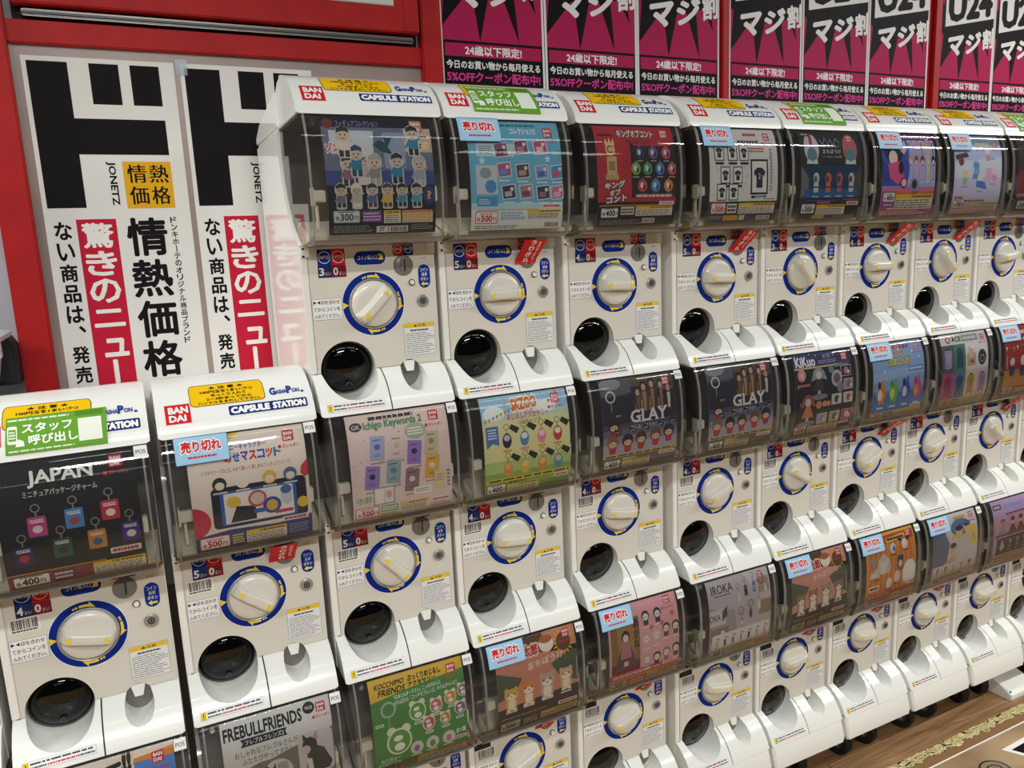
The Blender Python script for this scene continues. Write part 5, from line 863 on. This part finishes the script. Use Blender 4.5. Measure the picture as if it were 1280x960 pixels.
ROWN = ('top', 'middle', 'bottom')
#        col: (card, short description, count, knob angle, sold sign, red tag, staff sticker)
SPEC = {
 0: {0: ('comic', 'dark blue comic figure card priced 300 yen', '3', 45, 0, 0, None), 1: ('records', 'sky-blue card of tilted mini record sleeves', '5', 0, 1, 1, 'staff_mid'),
     2: ('roundcharms', 'red and black card of round charms', '4', -3, 0, 0, None), 3: ('shirts', 'white card of framed navy shirts', '5', -3, 1, 1, None),
     4: ('helmets', 'dark card with two large helmets', '3', -50, 0, 0, 'staff_mid'), 5: ('straps', 'purple card of hanging straps', '4', 0, 1, 1, None),
     6: ('desk', 'pale lilac card of pastel desk figures', '3', -45, 1, 1, None), 7: ('darkred', 'dark red card at the right end of the top row', '3', 6, 0, 0, 'staff_mid'), 8: ('plain', None, '3', 0, 0, 0, None)},
 1: {-3: ('plain', None, '4', 0, 0, 0, None), -2: ('tagcharms', 'black card of seven coloured tag charms', '4', -14, 0, 0, 'staff_low'), -1: ('mascots', 'cream card of phone-top mascots priced 500 yen', '5', -38, 1, 1, None),
     0: ('books', 'pale pink card of eight tiny books', '5', -48, 0, 0, None), 1: ('meadow', 'green meadow card of eight oval charms', '4', -6, 0, 0, None),
     2: ('band', 'violet band card, left one of two alike', '4', -10, 0, 0, None), 3: ('band', 'violet band card, right one of two alike', '4', 20, 0, 0, None),
     4: ('dolls', 'navy night-sky card of doll stands', '5', -32, 0, 0, None), 5: ('eggs', 'blue card of four egg-shaped figures', '5', 22, 1, 1, None),
     6: ('suitcases', 'white card of six coloured suitcases', '5', 14, 0, 0, None), 7: ('bunting', 'red card with a bunting garland', '3', -36, 1, 1, None), 8: ('plain', None, '4', 0, 0, 0, None)},
 2: {-3: ('plain', None, '', 0, 0, 0, None), -2: ('sporty', 'orange and blue card at the bottom left corner', '4', 0, 0, 0, None), -1: ('bulldogs', 'grey card of black and white bulldogs', '4', 0, 0, 0, None),
     0: ('outlined', 'green card of outlined animal charms', '5', 0, 0, 0, None), 1: ('forest', 'brown forest card of four sitting toys', '', 22, 1, 1, None),
     2: ('schoolgirls', 'pink card of tiny dark-haired girls', '', 18, 1, 1, None), 3: ('keyrings', 'pale grey card of slim keyrings', '', -12, 0, 0, None),
     4: ('dusk', 'pink dusk card with a sunflower', '', 6, 1, 1, None), 5: ('creatures', 'orange striped card of white creatures', '', -8, 1, 1, None),
     6: ('bath', 'grey and yellow card of bathing figures', '', -4, 1, 1, None), 7: ('gowns', 'pink and lilac card of dark gowns', '', 2, 0, 0, None), 8: ('plain', None, '', 0, 0, 0, None)}}
def part(key, name, parent, loc=None):
    o = bpy.data.objects.new(name, P[key]); COL.objects.link(o); o.parent = parent
    if loc: o.location = loc
    for k, nm in SUB.get(key, ()): part(k, nm, o)
    return o
OFFN = {-3: 'cut off at far left', 8: 'cut off at far right'}
for row in (0, 1, 2):
    for col, (ck, desc, cnt, ang, sold, red, stf) in SPEC[row].items():
        out = CZ[col] + (-.0016 if row == 1 else .002 if row == 2 else 0)
        loc = Vector((CX[col], -out, ROWY[row] + FLOOR_DROP - BASE))
        t = empty('capsule_machine', loc); desc2 = desc or 'plain card, %s row, %s' % (ROWN[row], OFFN[col])
        topmost = row == 0 or (row == 1 and col < 0)
        tag(t, 'white capsule machine with %s' % desc2, 'capsule machine', 'stacked white capsule machines')
        for k in COMMON: part(k, k, t)
        d = part('chute_door', 'chute_door', t); part('door_rim', 'door_rim', d); part('door_mark', 'door_mark', d)
        kn = part('knob', 'knob', t, (0, -.0014, BASE)); kn.rotation_euler = (0, -math.radians(ang), 0); part('grip', 'grip', kn); part('arrow-1', 'arrow_mark', kn); part('arrow1', 'arrow_mark', kn)
        part('count'+cnt, 'coin_count_sticker', t)
        if row: part('barcode_sticker', 'barcode_sticker', t); part('price_system_tag', 'price_system_tag', t)
        if topmost:
            rf = part('roof', 'roof', t); part('body_top', 'body_top', t)
            for k in ('maker_logo', 'handle_notice', 'capsule_toy_logo', 'station_logo'): part(k, k, rf)
            if stf: part(stf, 'staff_call_sticker', rf)
        c = link('product_card', card_mesh(ck)); c.location = loc; tag(c, '%s inside the clear case' % (desc2 if desc else desc2), 'product card', 'product cards in the machine windows')
        if sold:
            s = link('sold_out_sign', SOLDM); s.location = loc + Vector((random.uniform(-.002, .003), 0, 0)); tag(s, 'sold-out sign over the %s' % desc, 'sold-out sign', 'light blue sold-out signs')
        if red:
            s = link('sold_out_tag', TAGM); s.location = loc; tag(s, 'red slot tag below the %s' % desc, 'sold-out tag', 'red coin-slot tags')
# ------------------------------------------------------------------ wheeled bases under the stacks
bm = bmesh.new()
sk = [(-.350, -.1872), (.0630, -.1872), (.0690, -.205), (.0725, -.235), (.0725, -.2445), (.066, -.2460), (.066, -.2400), (-.350, -.2400)]
prism(bm, sk, -.1230, .1230, W, .005, 3, [1, 2, 3]); SKIRT = build('skirt', bm, WHITE, None, 40); SK = SKIRT.data; bpy.data.objects.remove(SKIRT)
FZ = -(FLOOR_DROP + ROWY[2])            # floor height in machine coordinates
bm = bmesh.new(); lathe(bm, [(.020, -.013), (.034, -.013), (.038, -.009), (.038, .009), (.034, .013), (.020, .013)], Vector((0, 0, .0385)), (1, 0, 0), 36, True); TYRE = build('tyre', bm, RUBBER); TY = TYRE.data; bpy.data.objects.remove(TYRE)
bm = bmesh.new(); lathe(bm, [(0, -.0145), (.007, -.0145), (.009, -.010), (.021, -.009), (.021, .009), (.009, .010), (.007, .0145), (0, .0145)], Vector((0, 0, .0385)), (1, 0, 0), 28); HUB = build('hub', bm, GREYD); HB = HUB.data; bpy.data.objects.remove(HUB)
bm = bmesh.new()
V3 = lambda x, o, u: Vector((x, -o, u))
for s in (-1, 1): box(bm, s*.019-.0015, s*.019+.0015, -.011, .011, .034, .112, V3)
box(bm, -.0225, .0225, -.026, .026, .109, .1295, V3); lathe(bm, [(0, -.021), (.005, -.021), (.005, .021), (0, .021)], Vector((0, 0, .0385)), (1, 0, 0), 16); FORK = build('fork', bm, STEEL); FK = FORK.data; bpy.data.objects.remove(FORK)
for col in range(-3, 9):
    out = CZ[col] + .002
    root = empty('caster_base', (CX[col], -out, 0)); d = SPEC[2][col][1] or 'plain card machine %s' % OFFN[col]
    tag(root, 'white wheeled base under the %s' % d, 'caster base', 'white wheeled machine bases')
    s = link('skirt', SK, root); s.location = (0, 0, FLOOR_DROP + ROWY[2] - BASE)
    rn = random.Random(col)
    for x, o_ in ((-.045 if col < 8 else .02, -.025), (.056, -.025) if col < 8 else (.09, -.06), (-.045, -.27), (.056, -.27)):
        c = link('caster', FK, root); c.location = (x, -o_, 0); c.rotation_euler = (0, 0, rn.uniform(-.5, .5)); link('tyre', TY, c); link('hub', HB, c)
# ------------------------------------------------------------------ stabiliser foot at the far right
bm = bmesh.new()
fp = [(-.16, 0), (.066, 0), (.068, .006), (.066, .018), (.048, .030), (.024, .040), (0, .047), (-.03, .051), (-.16, .053)]
prism(bm, fp, 1.922, 2.045, lambda x, o, u: Vector((x, -o, u)), .003, 2, list(range(1, 8)))
ft = build('stabiliser_foot', bm, WHITE); tag(ft, 'low white wedge foot sticking out on the wooden floor under the right-hand machines', 'stabiliser foot')
bm = bmesh.new(); lathe(bm, [(0, .0012), (.003, .0010), (.0032, 0), (0, 0)], Vector((1.930, -.058, .0255)), (0, -.45, .9), 14); s = build('screw', bm, GREYD, ft)
# ------------------------------------------------------------------ tub and dark slab on top of the left stack, against the wall
TOPZ = FLOOR_DROP + ROWY[1] + .338
tz = TOPZ + .045
bm = bmesh.new()
def ringr(x0, x1, y0, y1, z, r=.02, n=5):
    v = []
    for cx, cy, a0 in ((x1-r, y1-r, 0), (x0+r, y1-r, 90), (x0+r, y0+r, 180), (x1-r, y0+r, 270)):
        v += [bm.verts.new((cx+r*math.cos(math.radians(a0+90*k/n)), cy+r*math.sin(math.radians(a0+90*k/n)), z)) for k in range(n+1)]
    return v
def loft(rs, cap=True):
    for p, q in zip(rs, rs[1:]):
        for i in range(len(p)): bm.faces.new((p[i], p[(i+1) % len(p)], q[(i+1) % len(p)], q[i]))
    if cap: bm.faces.new(rs[0][::-1]); bm.faces.new(rs[-1])
TX = -.6145
loft([ringr(-.80, TX-.016, .135, .27, tz), ringr(-.81, TX-.006, .13, .275, tz+.05), ringr(-.815, TX-.002, .125, .28, tz+.093)])
tub = build('storage_tub', bm, mat('warm_grey_tub', '#a49c98', .5)); tag(tub, 'warm grey storage tub with a clear lid beside the left red post', 'tub')
bm = bmesh.new(); loft([ringr(-.82, TX+.010, .118, .287, tz+.093, .012), ringr(-.825, TX+.016, .113, .292, tz+.104, .012), ringr(-.81, TX+.004, .128, .28, tz+.107, .012)]); box(bm, TX+.003, TX+.013, -.150, -.122, tz+.068, tz+.095, lambda x, o, u: Vector((x, -o, u)), .002)
build('lid', bm, mat('frosted_white_lid', '#c8d2d6', .25, 0, .3), tub)
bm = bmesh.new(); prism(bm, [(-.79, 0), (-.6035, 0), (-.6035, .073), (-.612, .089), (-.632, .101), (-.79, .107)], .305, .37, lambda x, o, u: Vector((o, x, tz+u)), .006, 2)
tag(build('dark_slab', bm, mat('charcoal_slab', '#232528', .6)), 'dark charcoal slab behind the tub against the grey wall', 'bin')  # dark slab filling the dark area against the wall
bpy.data.objects.remove(TXO)
